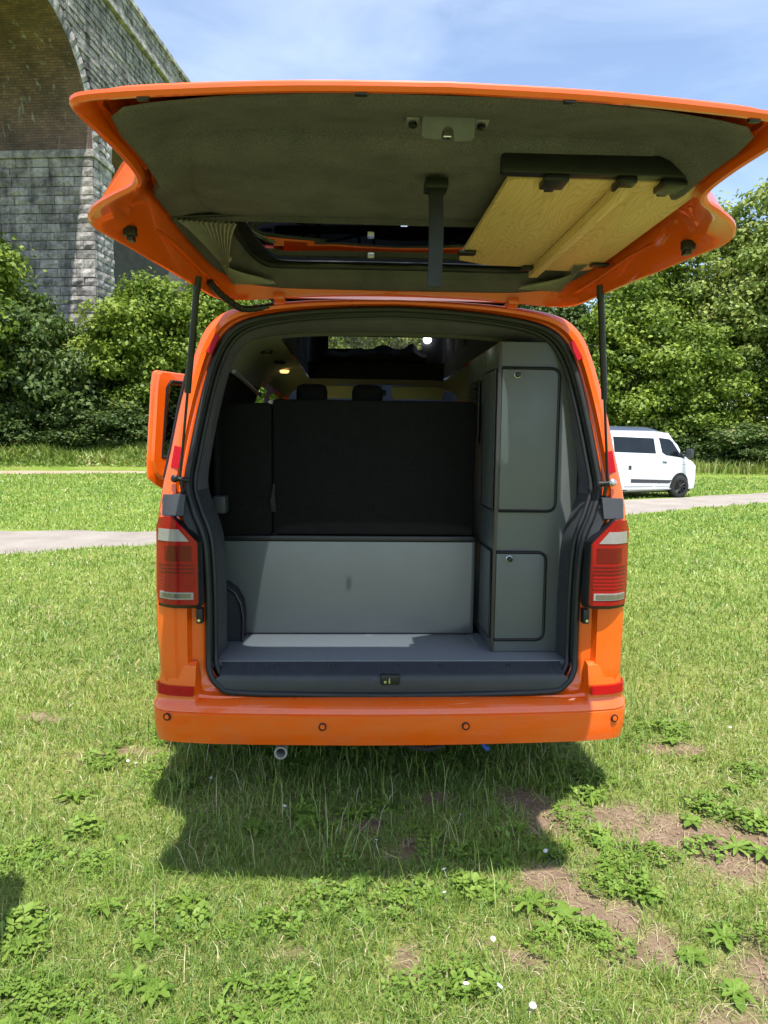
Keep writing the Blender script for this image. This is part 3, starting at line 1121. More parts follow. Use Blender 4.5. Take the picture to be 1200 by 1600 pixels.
# ---- rear lamps
def lamp_y(x):
    return -.030 + .055 * max(0, (x - .855) / .085) ** 1.7


def lamp_in(z):
    return interp(z, [.855, .868, 1.105, 1.198], [.776, .770, .772, .862])


def lamp_out(z):
    return interp(z, [.855, .90, 1.16, 1.198], [.936, .944, .942, .926])


def lamp_patch(sx, zs, xl, xr, off, th, cols=10):
    """curved patch that follows the face of the lamp, with thickness"""
    mb = MB()
    front = [[(sx * (xl(z) + (xr(z) - xl(z)) * k / cols), lamp_y(xl(z) + (xr(z) - xl(z)) * k / cols) + off, z) for k in range(cols + 1)] for z in zs]
    mb.loft(front)
    back = [[(p[0], p[1] + th, p[2]) for p in r_] for r_ in front]
    mb.loft([front[0], back[0]])
    mb.loft([front[-1], back[-1]])
    mb.loft([[r_[0] for r_ in front], [r_[0] for r_ in back]])
    mb.loft([[r_[-1] for r_ in front], [r_[-1] for r_ in back]])
    return mb


for sx in (-1, 1):
    o = lamp_patch(sx, [.858, .863, .868, .90, .95, 1.0, 1.05, 1.105, 1.13, 1.16, 1.18, 1.198], lamp_in, lamp_out, 0, .06).build('tail_light', REDLENS, van, 30)
    o['label'] = 'red rear lamp, ' + ('left' if sx < 0 else 'right') + ' of the open load bay'
    lamp_patch(sx, [1.108, 1.125, 1.14, 1.155], lambda z: interp(z, [1.105, 1.155], [.800, .842]), lambda z: interp(z, [1.1, 1.16], [.934, .928]), -.003, .004).build('reversing_lens', CLEARLENS, o, 30)
    lamp_patch(sx, [1.03, 1.09], lambda z: .795, lambda z: .902, -.002, .003).build('dark_band', DARKRED, o, 30)
    for k in range(7):
        z = .925 + k * .0145
        lamp_patch(sx, [z, z + .005], lambda z: .783, lambda z: .930, -.0025, .004).build('lens_rib', DARKRED if k > 3 else REDLENS, o, 0)
    lamp_patch(sx, [.880, .908], lambda z: .788, lambda z: .928, -.003, .004).build('fog_lens', CLEARLENS, o, 0)
    lamp_patch(sx, [.886, .903], lambda z: .797, lambda z: .924, -.005, .003).build('fog_lens_insert', SMOKELENS, o, 0)
    bz = MB()
    pr = [(.872, 1.208), (.764, 1.108), (.758, .862), (.764, .846), (.80, .842), (.86, .842), (.90, .842), (.925, .842), (.940, .846)]
    pin = [(.862, 1.1985), (.772, 1.105), (.770, .868), (.776, .8575), (.80, .857), (.86, .857), (.90, .857), (.925, .857), (.938, .858)]
    bz.loft([[(sx * a, .03, z) for a, z in pr], [(sx * a, lamp_y(a) + .014, z) for a, z in pr], [(sx * a, lamp_y(a) + .002, z) for a, z in pin]])
    bz.build('bezel', BLACK, o, 40)

# ---- bumper
path = [(.965, .62), (.978, .40), (.984, .22), (.983, .13), (.975, .075), (.955, .032), (.91, .004), (.85, -.009), (.796, -.016), (.788, -.0175), (.74, -.024), (.55, -.036), (.3, -.046), (.15, -.05), (0, -.051)]
path = path + [(-x, y) for x, y in path[-2::-1]]
prof = [(-.10, .275), (-.03, .282), (-.008, .292), (.0, .33), (.004, .375), (.003, .414), (-.002, .418), (-.002, .4205), (.004, .424), (-.001, .443), (-.006, .447)]
br_ = []
for i, (x, y) in enumerate(path):
    a, c = path[max(0, i - 1)], path[min(len(path) - 1, i + 1)]
    tx, ty = c[0] - a[0], c[1] - a[1]
    l_ = math.hypot(tx, ty)
    nx_, ny_ = (-ty / l_, tx / l_)
    if nx_ * x + ny_ * (y - 1) < 0:
        nx_, ny_ = -nx_, -ny_
    ax = abs(x)
    pod = ax > .79
    extra = [(-.012, .47), (-.016, .515), (-.03, .60), (-.045, .612), (-.06, .612)] if pod else [(-.03, .462), (-.05, .468), (-.075, .4705), (-.085, .4705), (-.10, .4705)]
    br_.append([(x + nx_ * d, y + ny_ * d, z) for d, z in prof + extra])
bo = MB()
bo.loft(br_)
bumper = bo.build('bumper', ORANGE, van, 38)
for x, z in ((-.905, .40), (-.285, .375), (.285, .375), (.905, .385)):
    y = -.058 if abs(x) < .5 else -.008
    rz = 0 if abs(x) < .5 else .3 * (1 if x > 0 else -1)
    pm = MB()
    pm.lathe([(.0155, .004), (.0155, -.003), (.0125, -.004), (.0115, .0)], (0, 0, 0), 'Y', 20)
    o = pm.build('parking_sensor', pbr('sensor_gap', (.03, .012, .01), .6) if 'sensor_gap' not in MATS else MATS['sensor_gap'], bumper)
    o.location = (x, y + .002, z)
    o.rotation_euler = (0, 0, rz)
    f = MB()
    f.lathe([(.0001, -.0045), (.0095, -.004), (.0105, -.001), (.0105, .004)], (0, 0, 0), 'Y', 18)
    o2 = f.build('sensor_face', ORANGE, bumper)
    o2.location = (x, y + .002, z)
    o2.rotation_euler = (0, 0, rz)
for sx in (-1, 1):
    rr_ = MB()
    pts = [(.797, -.008), (.85, -.0015), (.905, .011), (.946, .037), (.966, .078), (.975, .13)]
    lo = [(sx * x, y - .0125, .487) for x, y in pts]
    hi = [(sx * x * .998, y - .0095, .522) for x, y in pts]
    rr_.loft([[(p[0], p[1] + .012, p[2]) for p in lo], lo, hi, [(p[0], p[1] + .012, p[2]) for p in hi]])
    rr_.build('reflector_strip', REFLECTOR, bumper, 30)

# ---- seal, linings, floor
ring_s = full(lerp_half(S, O, .02), lambda x, z: Yc(z) + .035 - .027 * max(0, min(1, (.62 - z) / .1)))
sl = MB()
sl.tube(ring_s + [ring_s[0]], .0135, 8, False)
sl.tube([(p[0] * .972, p[1] + .035, 1.26 + (p[2] - 1.26) * .978) for p in ring_s] + [(ring_s[0][0] * .972, ring_s[0][1] + .035, 1.26 + (ring_s[0][2] - 1.26) * .978)], .011, 8, False)
sl.build('door_seal', RUBBER, van, 60)
ra, rb = full(S, lambda x, z: Yc(z) + .05), full(lerp_half(S, I, .55), lambda x, z: Yc(z) + .085)
rc, rd = full(I, lambda x, z: .30 + max(0, z - 1.6) * .1), full(J, lambda x, z: .40)
ft, pl = MB(), MB()
for (p1, p2, sel) in ((ra, rb, 0), (rb, rc, 1), (rc, rd, 1)):
    for j in range(nn - 1):
        h = int(min(abs(j + .5 - (nn - 1) / 2), NH - 1))
        z = S[h][1]
        if z < .6:
            continue
        d = ft if (z > 1.30 and sel) else pl
        d.add([p1[j], p1[j + 1], p2[j + 1], p2[j]], [(0, 1, 2, 3)])
ft.build('felt_surround', FELT, van, 40)
pl.build('pillar_trim', PLASTIC, van, 40)
# inner shell
rg = [full(J, lambda x, z, y=y: y) for y in (.40, .5, 1.45, 1.5, 2.05, 2.6, 2.65, 2.85, 3.25)]
ce, fl = MB(), MB()
wal = {-1: MB(), 1: MB()}
for i in range(len(rg) - 1):
    for j in range(nn - 1):
        quad = [rg[i][j], rg[i][j + 1], rg[i + 1][j + 1], rg[i + 1][j]]
        cx = sum(p[0] for p in quad) / 4
        cyy = sum(p[1] for p in quad) / 4
        h = int(min(abs(j + .5 - (nn - 1) / 2), NH - 1))
        zb, xb = J[h][1], J[h][0]
        if .5 < cyy < 2.65 and xb < .5 and zb > 1.9:
            continue
        if cx < 0 and (1.5 < cyy < 2.6 or 2.85 < cyy < 3.25) and .60 < zb < 1.86:
            continue
        if cx > 0 and 2.85 < cyy < 3.25 and 1.34 < zb < 1.84:
            continue
        (fl if zb < .585 else ce if zb > 1.80 else wal[1 if cx > 0 else -1]).add(quad, [(0, 1, 2, 3)])
ce.build('headlining', HEADLINE, van, 40)
for k in (-1, 1):
    wal[k].build('side_lining', BLACKCLOTH, van, 40)
fl.build('cab_floor', PLASTIC, van, 40)
lf = MB()
lf.box(-.80, .80, .118, .56, .560, .590, .006)
lf.build('load_floor', VINYL, van, 30)
st = MB()
st.loft([[(sgn * w_, y, z) for sgn in (-1, -.5, 0, .5, 1)] for w_, y, z in ((.715, .118, .5865), (.705, .112, .5835), (.70, .040, .560), (.70, .030, .555), (.715, .024, .546), (.715, .0225, .53), (.71, .022, .512), (.69, .024, .498), (.66, .03, .47))])
sill = st.build('sill_trim', PLASTIC, van, 30)
# ribbed tread strips
td = MB()
for k in range(58):
    x = -.66 + k * .0232
    td.add([(x, .045, .5605), (x + .011, .045, .5605), (x + .011, .106, .5805), (x, .106, .5805), (x + .001, .046, .5625), (x + .010, .046, .5625), (x + .010, .105, .5822), (x + .001, .105, .5822)], [(0, 1, 5, 4), (1, 2, 6, 5), (2, 3, 7, 6), (3, 0, 4, 7), (4, 5, 6, 7)])
td.build('tread_ribs', PLASTIC, sill, 0)
for x in (-.48, -.25, .03, .20, .48):
    MB().lathe([(.0001, .5885), (.008, .588), (.009, .5835)], (x, .09, -.008), 'Z', 12).build('trim_screw', BLACK, sill)
dp = MB()
dp.loft([[(-.17, .0235, .552), (-.11, .0205, .545), (-.06, .0195, .532), (.03, .0195, .532), (.08, .0205, .545), (.14, .0235, .552)], [(-.17, .0230, .550), (-.11, .0195, .540), (-.06, .0185, .526), (.03, .0185, .526), (.08, .0195, .540), (.14, .0230, .550)]])
dp.build('latch_dish', PLASTIC, sill, 40)
sb_ = MB()
sb_.box(-.055, .023, .010, .045, .520, .562, .008)
stk = sb_.build('striker_housing', BLACK, sill, 30)
sk = MB()
sk.tube([(-.02, .012, .528), (-.02, .004, .532), (-.02, .004, .550), (-.02, .012, .554)], .004, 8)
sk.tube([(-.036, .011, .535), (-.036, .006, .535)], .006, 8)
sk.build('striker_loop', CHROME, sill)

# bed base, bench back
bb = MB()
bb.box(-.785, .405, .53, .545, .594, 1.032, .003)
bed = bb.build('bed_base_panel', GREY, van, 30)
MB().box(-.785, .405, .5255, .53, .5925, .597).build('painted_gap_shade', BLACK, bed, 0)  # black strip stands in for the shade under the panel edge
# wheel-arch hump, left
wh = MB()
pts = [(-.86, .592), (-.668, .592), (-.664, .70), (-.674, .765), (-.70, .815), (-.74, .845), (-.79, .855), (-.86, .858)]
wh.prism([(x, .40, z) for x, z in pts], (0, .126, 0))
wh.build('wheel_arch_cover', FELTDARK, van, 30, .008)
rim_ = MB()
rim_.tube([(x, .398, z) for x, z in pts[1:]], .006, 6)
rim_.build('arch_edge_trim', BLACK, van)
bk = MB()
bk.box(-.545, .40, .536, .66, 1.062, 1.690, .02)
bench = bk.build('bench_backrest', BLACKCLOTH, van, 30)
b2_ = MB()
b2_.box(-.785, -.5455, .542, .66, 1.055, 1.672, .02)
b2_.build('backrest_side_cushion', BLACKCLOTH, bench, 30)
b3 = MB()
b3.box(-.785, .405, .5275, .60, 1.034, 1.058, .006)
b3.build('bed_board', BLACK, bench, 30)
b4 = MB()
b4.box(-.785, .405, .60, 1.6, 1.0, 1.05, .01)
b4.build('bench_platform', BLACK, bench, 0)
for x, w_ in ((-.375, .075), (-.105, .075)):
    hr = MB()
    hr.box(x - w_, x + w_, .70, .79, 1.66, 1.775, .035)
    hr.build('headrest', BLACKCLOTH, bench, 60)
    hp = MB()
    for dx in (-.035, .035):
        hp.tube([(x + dx, .745, 1.60), (x + dx, .745, 1.68)], .007, 8)
    hp.build('headrest_rods', CHROME, bench)
stp = MB()
stp.loft([[(-.540, .525, 1.30), (-.532, .524, 1.30)], [(-.552, .520, 1.22), (-.530, .519, 1.22)], [(-.548, .526, 1.170), (-.526, .524, 1.170)]])
stp.build('release_strap', pbr('strap_black', (.008, .008, .008), .7, var=.2), bench, 0)

# cabinet on the right
cb = MB()
YF = .24
cb.box(.44, .79, YF, .56, .592, 1.925, .004)
cb.box(.44, .70, .56, 1.05, .592, 1.925, .004)
cab = cb.build('cabinet', GREY, van, 30)
fill = MB()
fill.loft([[(.78, .27, z) for z in (.6, .9, 1.1, 1.3, 1.6, 1.8)], [(.86, .36, z) for z in (.6, .9, 1.1, 1.3, 1.6, 1.8)]])
fill.build('cabinet_scribe_panel', GREY, cab, 30)
for (z0, z1, x0, x1, kx) in ((1.212, 1.815, .452, .695, .515), (.648, 1.032, .448, .662, .503)):
    rcorner = .032
    pts = [(x0, z0), (x1 - rcorner, z0)] + [(x1 - rcorner + rcorner * math.sin(a), z0 + rcorner - rcorner * math.cos(a)) for a in (R(30), R(60), R(90))] + \
          [(x1, z1 - rcorner)] + [(x1 - rcorner + rcorner * math.cos(a), z1 - rcorner + rcorner * math.sin(a)) for a in (R(30), R(60), R(90))] + [(x0, z1)]
    d = MB()
    d.prism([(x, YF - .0115, z) for x, z in pts], (0, .009, 0))
    d.build('cabinet_door', GREY, cab, 30, .002)
    e = MB()
    e.tube([(x, YF - .0085, z) for x, z in pts], .0075, 6)
    e.build('door_edge_trim', BLACK, cab, 60)
    kn = MB()
    kz = z1 - .028
    kn.lathe([(.0001, -.020), (.008, -.0195), (.0115, -.016), (.0115, .0)], (kx, YF - .010, kz), 'Y', 18)
    kn.build('push_lock', BLACK, cab)
    kr = MB()
    kr.lathe([(.0118, -.004), (.0145, -.003), (.0145, .0)], (kx, YF - .011, kz), 'Y', 18)
    kr.build('lock_ring', SILVER, cab)
    # the same leaf continues round the corner
    d = MB()
    d.prism([(.4285, y, z) for y, z in ((YF + .03, z0 + .004), (.52, z0 + .004), (.52, z1 - .004), (YF + .03, z1 - .004))], (.009, 0, 0))
    d.build('side_door', GREY, cab, 30, .002)
    e = MB()
    e.tube([(.432, y, z) for y, z in ((YF + .026, z0), (.525, z0), (.525, z1), (YF + .026, z1), (YF + .026, z0))], .005, 6)
    e.build('door_edge_trim', BLACK, cab, 60)
cs_ = MB()
cs_.box(.4335, .4475, YF - .0065, YF + .008, .594, 1.925, .003)
cs_.build('corner_strip', BROWNEDGE, cab, 30)
# ventilation grille on the flank
vg = MB()
vg.box(.4235, .432, .64, .92, 1.50, 1.80, .004)
vent = vg.build('vent_panel', BLACK, cab, 30)
for k in range(11):
    z = 1.52 + k * .025
    MB().add([(.4225, .66, z), (.4225, .90, z), (.412, .90, z + .014), (.412, .66, z + .014), (.4195, .66, z), (.4195, .90, z), (.409, .90, z + .014), (.409, .66, z + .014)],
             [(0, 1, 2, 3), (7, 6, 5, 4), (0, 4, 5, 1), (2, 6, 7, 3)]).build('vent_slat', PLASTIC, cab, 0)

# left load-bay window blind, rail
bl = MB()
bl.box(-.80, -.775, .46, 1.40, 1.10, 1.80, .01)
bl.build('window_blind', BLACKCLOTH, van, 30)
rl = MB()
rl.tube([(-.70, .42, 1.80), (-.71, 1.35, 1.76)], .010, 8)
rl.build('blind_rail', SILVER, van)
lk = MB()
lk.box(-.80, -.74, .42, .50, 1.17, 1.25, .012)
lk.build('socket_panel', PLASTIC, van, 30)
for x, y, z, mt, r_ in ((-.60, 1.72, 1.926, LEDY, .028), (-.60, .80, 1.930, BLACK, .03), (-.58, 1.25, 1.930, BLACK, .03)):
    l_ = MB()
    l_.lathe([(.0001, -.012), (r_ * .8, -.011), (r_, -.004), (r_ * 1.1, .006)], (x, y, z), 'Z', 18)
    l_.build('reading_light', mt, van)
# cab: dashboard, seats, visors, mirror
ds = MB()
ds.box(-.80, .80, 3.55, 4.10, .75, 1.16, .06)
ds.build('dashboard', PLASTIC, van, 40)
for x in (-.46, .46):
    s1 = MB()
    s1.box(x - .25, x + .25, 2.60, 3.10, .80, .95, .05)
    seat = s1.build('cab_seat', BLACKCLOTH, van, 40)
    s2 = MB()
    s2.box(x - .24, x + .24, 2.45, 2.60, .92, 1.50, .05)
    s2.build('cab_seat_back', BLACKCLOTH, seat, 40)
    s3 = MB()
    s3.box(x - .13, x + .13, 2.44, 2.54, 1.52, 1.70, .04)
    s3.build('cab_headrest', BLACKCLOTH, seat, 60)
for x0, x1 in ((-.62, -.08), (.14, .60)):
    vz = MB()
    vz.prism([(x0, 3.20, 1.955), (x1, 3.20, 1.955), (x1 - .02, 3.34, 1.86), (x0 + .02, 3.34, 1.86)], (0, .02, .01))
    vz.build('sun_visor', CREAM_LIT, van, 30, .004)
mr = MB()
mr.box(-.06, .10, 3.22, 3.28, 1.885, 1.93, .012)
mr.build('mirror_console', PLASTIC, van, 40)
hd = MB()
hd.loft([[(-.60, 3.22, 1.97), (.60, 3.22, 1.97)], [(-.66, 3.34, 1.995), (.66, 3.34, 1.995)]])
hd.build('windscreen_header', CREAM_LIT, van, 0)

# ---- raised roof with canvas
pt = MB()


def roof_ring(y, zb, th):
    return [(-.63, y, zb), (-.66, y, zb + th * .45), (-.60, y, zb + th * .85), (-.35, y, zb + th), (0, y, zb + th * 1.05), (.35, y, zb + th), (.60, y, zb + th * .85), (.66, y, zb + th * .45), (.63, y, zb)]


rr_ = [roof_ring(y, zb, th) for y, zb, th in ((.27, 2.092, .05), (.31, 2.094, .10), (.50, 2.13, .135), (.70, 2.19, .15), (1.4, 2.46, .17), (2.3, 2.83, .17), (2.78, 3.02, .13), (2.86, 3.06, .05))]
pt.loft(rr_)
pt.loft([[r_[0], r_[-1]] for r_ in rr_])
pt.add(rr_[0], [tuple(range(9))])
pop = pt.build('elevating_roof', ROOFPAINT, van, 40)
fr_m = MB()
for sx in (-1, 1):
    fr_m.loft([[(sx * .50, y, 1.97) for y in (.5, 1.2, 2.0, 2.65)], [(sx * .515, y, 2.09) for y in (.5, 1.2, 2.0, 2.65)]])
fr_m.loft([[(x, .5, 1.97) for x in (-.5, .5)], [(x, .49, 2.10) for x in (-.515, .515)]])
fr_m.loft([[(x, 2.65, 1.965) for x in (-.5, .5)], [(x, 2.66, 2.09) for x in (-.515, .515)]])
fr_m.build('roof_aperture_frame', CANVAS, van, 0)
cv = MB()
for sx in (-1, 1):
    low = [(sx * .525, y, 2.07) for y in np.linspace(.5, 2.72, 14)]
    hig = [(sx * .60, p[1], max(2.08, interp(p[1], [.65, 2.86], [2.165, 3.06]))) for p in low]
    mid = [(sx * (.50 + .02 * math.sin(i * 2.1)), a[1], (a[2] + b3_[2]) / 2) for i, (a, b3_) in enumerate(zip(low, hig))]
    cv.loft([low, mid, hig])
zw0, zw1, xw0, xw1 = 2.20, 2.56, -.365, .345
cols = [-.60, xw0, xw1, .60]
rows_ = [2.07, zw0, zw1, 3.02]
for i in range(3):
    for k in range(3):
        if i == 1 and k == 1:
            continue
        cv.add([(cols[i], 2.74, rows_[k]), (cols[i + 1], 2.74, rows_[k]), (cols[i + 1], 2.74, rows_[k + 1]), (cols[i], 2.74, rows_[k + 1])], [(0, 1, 2, 3)])
canvas = cv.build('roof_canvas', CANVAS, pop, 0)
MB().add([(xw0, 2.745, zw0), (xw1, 2.745, zw0), (xw1, 2.745, zw1), (xw0, 2.745, zw1)], [(0, 1, 2, 3)]).build('screen_window', SCREEN, pop, 0)
# flap rolled down below the screen window
fp = MB()
xs = np.linspace(xw0 - .03, xw1 + .03, 24)
tops = [2.195 + .02 * math.sin(x * 9 + 1) + .012 * math.sin(x * 31) + (.05 * max(0, 1 - abs(x - .27) / .06)) for x in xs]
fp.loft([[(x, 2.70, 2.10) for x in xs], [(x, 2.66 + .01 * math.sin(x * 40), (2.10 + t) / 2) for x, t in zip(xs, tops)], [(x, 2.70, t) for x, t in zip(xs, tops)], [(x, 2.735, t - .01) for x, t in zip(xs, tops)]])
fp.build('rolled_flap', CANVAS, pop, 50)
ld = MB()
ld.lathe([(.0001, -.012), (.024, -.011), (.03, -.002), (.031, .006)], (.385, 2.715, 2.275), 'Y', 18)
ld.build('roof_lamp', LEDW, pop)

# ---- tailgate, raised
def tz(y):
    """inner (lined) surface along the middle: window raked up from the hinge, then level to the tip"""
    return interp(y, [-1.42, -1.30, -1.08, -.42, -.20, .05, .22], [2.158, 2.161, 2.218, 2.218, 2.194, 2.150, 2.105])


def tf(x, y):
    """painted flange, which wraps down round the corners"""
    e = interp(y, [-1.42, -1.32, -1.0, -.72, -.4, -.1, .2], [2.163, 2.150, 2.122, 2.082, 2.068, 2.062, 2.058])
    k = min(1.0, abs(x) / .72)
    if y > -.1:
        e += .042 * (1 - k * k) * min(1, (y + .1) / .2)
    return e


T_ = [(0, .225), (.25, .222), (.5, .212), (.63, .195), (.70, .155), (.738, .06), (.765, -.10), (.805, -.32), (.85, -.53), (.885, -.66), (.898, -.715), (.892, -.77), (.85, -.84), (.78, -.905), (.72, -.955),
      (.698, -1.01), (.705, -1.12), (.724, -1.22), (.735, -1.285), (.722, -1.322), (.67, -1.342), (.52, -1.364), (.28, -1.388), (0, -1.398)]
TH = catmull(T_, 4)
outl = [(-p[0], p[1]) for p in TH[::-1]] + [(p[0], p[1]) for p in TH[1:-1]]
WC = (0.0, -.20)
Wh = [(.0, .108), (.30, .106), (.48, .098), (.535, .072), (.568, .0), (.605, -.18), (.625, -.32), (.625, -.37), (.60, -.405), (.52, -.420), (.3, -.424), (0, -.425)]
WHH = catmull(Wh, 4)
wout = [(-p[0], p[1]) for p in WHH[::-1]] + [(p[0], p[1]) for p in WHH[1:-1]]


def at_angle(poly, c, ang):
    dx, dy = math.cos(ang), math.sin(ang)
    best = None
    for i in range(len(poly)):
        x1, y1 = poly[i][0] - c[0], poly[i][1] - c[1]
        x2, y2 = poly[(i + 1) % len(poly)][0] - c[0], poly[(i + 1) % len(poly)][1] - c[1]
        ex, ey = x2 - x1, y2 - y1
        den = dx * ey - dy * ex
        if abs(den) < 1e-9:
            continue
        t = (x1 * ey - y1 * ex) / den
        u = (x1 * dy - y1 * dx) / den
        if t > 0 and -1e-6 <= u <= 1 + 1e-6 and (best is None or t > best):
            best = t
    return (c[0] + dx * best, c[1] + dy * best)


def inset(poly, d):
    res = []
    m_ = len(poly)
    for i in range(m_):
        a, c = poly[i - 1], poly[(i + 1) % m_]
        tx, ty = c[0] - a[0], c[1] - a[1]
        l_ = math.hypot(tx, ty) or 1
        res.append((poly[i][0] - ty / l_ * d, poly[i][1] + tx / l_ * d))
    return res


area = sum(outl[i][0] * outl[(i + 1) % len(outl)][1] - outl[(i + 1) % len(outl)][0] * outl[i][1] for i in range(len(outl)))
sg = 1 if area > 0 else -1
in1, in2 = (inset(outl, sg * d) for d in (.007, .016))
# edge of the felt: lower liner and window surround together
felt_h = [(0, .195), (.40, .185), (.56, .155), (.64, .10), (.70, .0), (.735, -.20), (.752, -.42), (.755, -.58), (.745, -.68), (.715, -.76), (.682, -.84), (.668, -.94), (.668, -1.04), (.682, -1.16), (.680, -1.235), (.645, -1.285), (.56, -1.31),
          (.28, -1.34), (0, -1.352)]
fh = catmull(felt_h, 4)
fo = [(-p[0], p[1]) for p in fh[::-1]] + [(p[0], p[1]) for p in fh[1:-1]]
angs = [math.atan2(p[1] - WC[1], p[0] - WC[0]) for p in outl]
hole = [at_angle(wout, WC, a) for a in angs]
fmat = [at_angle(fo, WC, a) for a in angs]


def P3(poly, dz, f=tz):
    return [(p[0], p[1], f(p[1]) + dz) for p in poly]


def F3(poly, dz):
    return [(p[0], p[1], tf(p[0], p[1]) + dz) for p in poly]


def B3(poly, t, dz):
    return [(p[0], p[1], tf(p[0], p[1]) * (1 - t) + tz(p[1]) * t + dz) for p in poly]


def mixp(a, b2, t):
    return [(p[0] * (1 - t) + q_[0] * t, p[1] * (1 - t) + q_[1] * t) for p, q_ in zip(a, b2)]


crown_ = lambda p: .02 * max(0, 1 - (p[0] / .9) ** 2)
tgm = MB()
tgm.loft([[(p[0], p[1], tz(p[1]) + .045 + crown_(p)) for p in hole], [(p[0], p[1], tz(p[1]) + .05 + crown_(p)) for p in mixp(outl, hole, .4)], [(p[0], p[1], max(tf(p[0], p[1]) * .65 + tz(p[1]) * .35 + .02, tz(p[1]) + .03)) for p in mixp(outl, hole, .14)], F3(mixp(outl, hole, .02), .012), F3(outl, .007), F3(outl, .0), F3(in1, -.006),
          F3(in2, -.004), B3(mixp(outl, fmat, .55), .12, .016), B3(mixp(outl, fmat, .7), .35, .028), B3(mixp(outl, fmat, .85), .6, .014), B3(fmat, .85, .03), P3(mixp(fmat, hole, .3), .036), P3(hole, .036)], True)
tail = tgm.build('tailgate', ORANGE, van, 45)
gl = MB()
gin = [[(p[0] * s, WC[1] + (p[1] - WC[1]) * s) for p in wout] for s in (1.03, .6, .02)]
gl.loft([[(p[0], p[1], tz(p[1]) + .042 + crown_(p)) for p in g_] for g_ in gin], True)
gl.build('rear_window', GLASS, tail, 60)
rbm = MB()
rbm.tube([(p[0] * .985, WC[1] + (p[1] - WC[1]) * .975, tz(p[1]) + .03 + crown_(p)) for p in wout + [wout[0]]], .013, 6, False)
rbm.build('window_rubber', RUBBER, tail, 60)
frm = MB()
frm.loft([[(p[0] * s_f, WC[1] + (p[1] - WC[1]) * s_f, tz(p[1]) + dz_f + crown_(p)) for p in wout] for s_f, dz_f in ((.99, .018), (.975, .03), (.95, .0405), (.90, .0408))], True)
frm.build('window_frit', BLACK, tail, 60)
hc = MB()
hc.box(-.125, -.100, -.06, -.04, tz(-.05) + .012, tz(-.05) + .03, .003)
hc.build('window_clip', SILVER, tail, 30)

# felt liner: lower part in rows from the tip to the window, then a surround of the window
fA_y = [p[1] for p in fh][::-1]
fA_x = [p[0] for p in fh][::-1]
k_tip = int(np.argmin([abs(p[1] + 1.352) for p in fh]))


def felt_w(y):
    """half width of the felt at depth y on the flanks"""
    return interp(y, [-1.352, -1.345, -1.335, -1.31, -1.285, -1.235, -1.16, -1.04, -.94, -.84, -.76, -.68, -.58, -.42], [.28, .38, .45, .565, .635, .676, .684, .670, .668, .684, .715, .743, .754, .752])


us_l = [-1, -.992, -.975, -.94, -.88, -.8, -.6, -.3, 0, .3, .6, .8, .88, .94, .975, .992, 1]
rows_f = []
for y in (-1.352, -1.35, -1.345, -1.335, -1.31, -1.285, -1.26, -1.235, -1.20, -1.16, -1.12, -1.08, -1.04, -.99, -.94, -.89, -.84, -.80, -.76, -.72, -.68, -.63, -.58, -.50, -.46, -.43):
    w_ = felt_w(y)
    r_ = []
    for u in us_l:
        kk = interp(y, [-1.35, -.95, -.78, -.6], [.9, .9, .45, .22])
        k = kk * interp(abs(u), [0, .6, .8, .88, .94, 1], [0, 0, .12, .4, .8, 1])
        zz = tz(y) * (1 - k) + tf(u * w_, y) * k + interp(abs(u), [0, .975, .992, 1], [0, 0, .004, interp(y, [-1.33, -1.25, -1.1], [.004, .008, .022])])
        zz += interp(y, [-1.352, -1.345, -1.33], [.006, .002, 0])
        r_.append((u * w_, y, zz))
    rows_f.append(r_)
fe = MB()
fe.loft(rows_f)
fe.build('tailgate_liner', FELT, tail, 35)
so_h = [(0, .195), (.40, .185), (.56, .155), (.64, .10), (.70, .0), (.735, -.20), (.752, -.40), (.752, -.435), (.70, -.437), (.40, -.438), (0, -.438)]
so = catmull(so_h, 5)
sow = [(-p[0], p[1]) for p in so[::-1]] + [(p[0], p[1]) for p in so[1:-1]]
sang = [math.atan2(p[1] - WC[1], p[0] - WC[0]) for p in sow]
shole = [at_angle(wout, WC, a) for a in sang]
shole = [(p[0] * .99, WC[1] + (p[1] - WC[1]) * .98) for p in shole]
sr = lambda t, k, dz: [(p[0], p[1], (tf(p[0], p[1]) * k + tz(p[1]) * (1 - k)) + dz) for p in mixp(sow, shole, t)]
fe = MB()
fe.loft([sr(0, .15, .03), sr(.03, .22, .002), sr(.12, .14, -.002), sr(.4, .03, 0), sr(.8, 0, .004), sr(.93, 0, .006), sr(1, 0, .04)], True)
fe.build('window_surround', FELT, tail, 35)
# raised flat panel between latch and window
LY = [-1.058, -1.052, -1.035, -1.01, -.92, -.80, -.65, -.52, -.452, -.442, -.438]
LD = [.010, -.006, -.022, -.030, -.031, -.029, -.025, -.018, -.014, -.008, .012]
us = [-1, -.985, -.95, -.90, -.6, -.3, 0, .3, .6, .90, .95, .985, 1]
rows_l = []
for y, dz in zip(LY, LD):
    w_ = interp(y, [-1.06, -1.0, -.9, -.7, -.5, -.43], [.585, .622, .628, .645, .655, .640])
    rows_l.append([(u * w_, y + .012 * (u ** 2), tz(y) + dz + interp(abs(u), [0, .90, .95, .985, 1], [0, 0, .004, .012, .022])) for u in us])
pnl = MB()
pnl.loft(rows_l)
pnl.build('liner_panel', FELT, tail, 35)

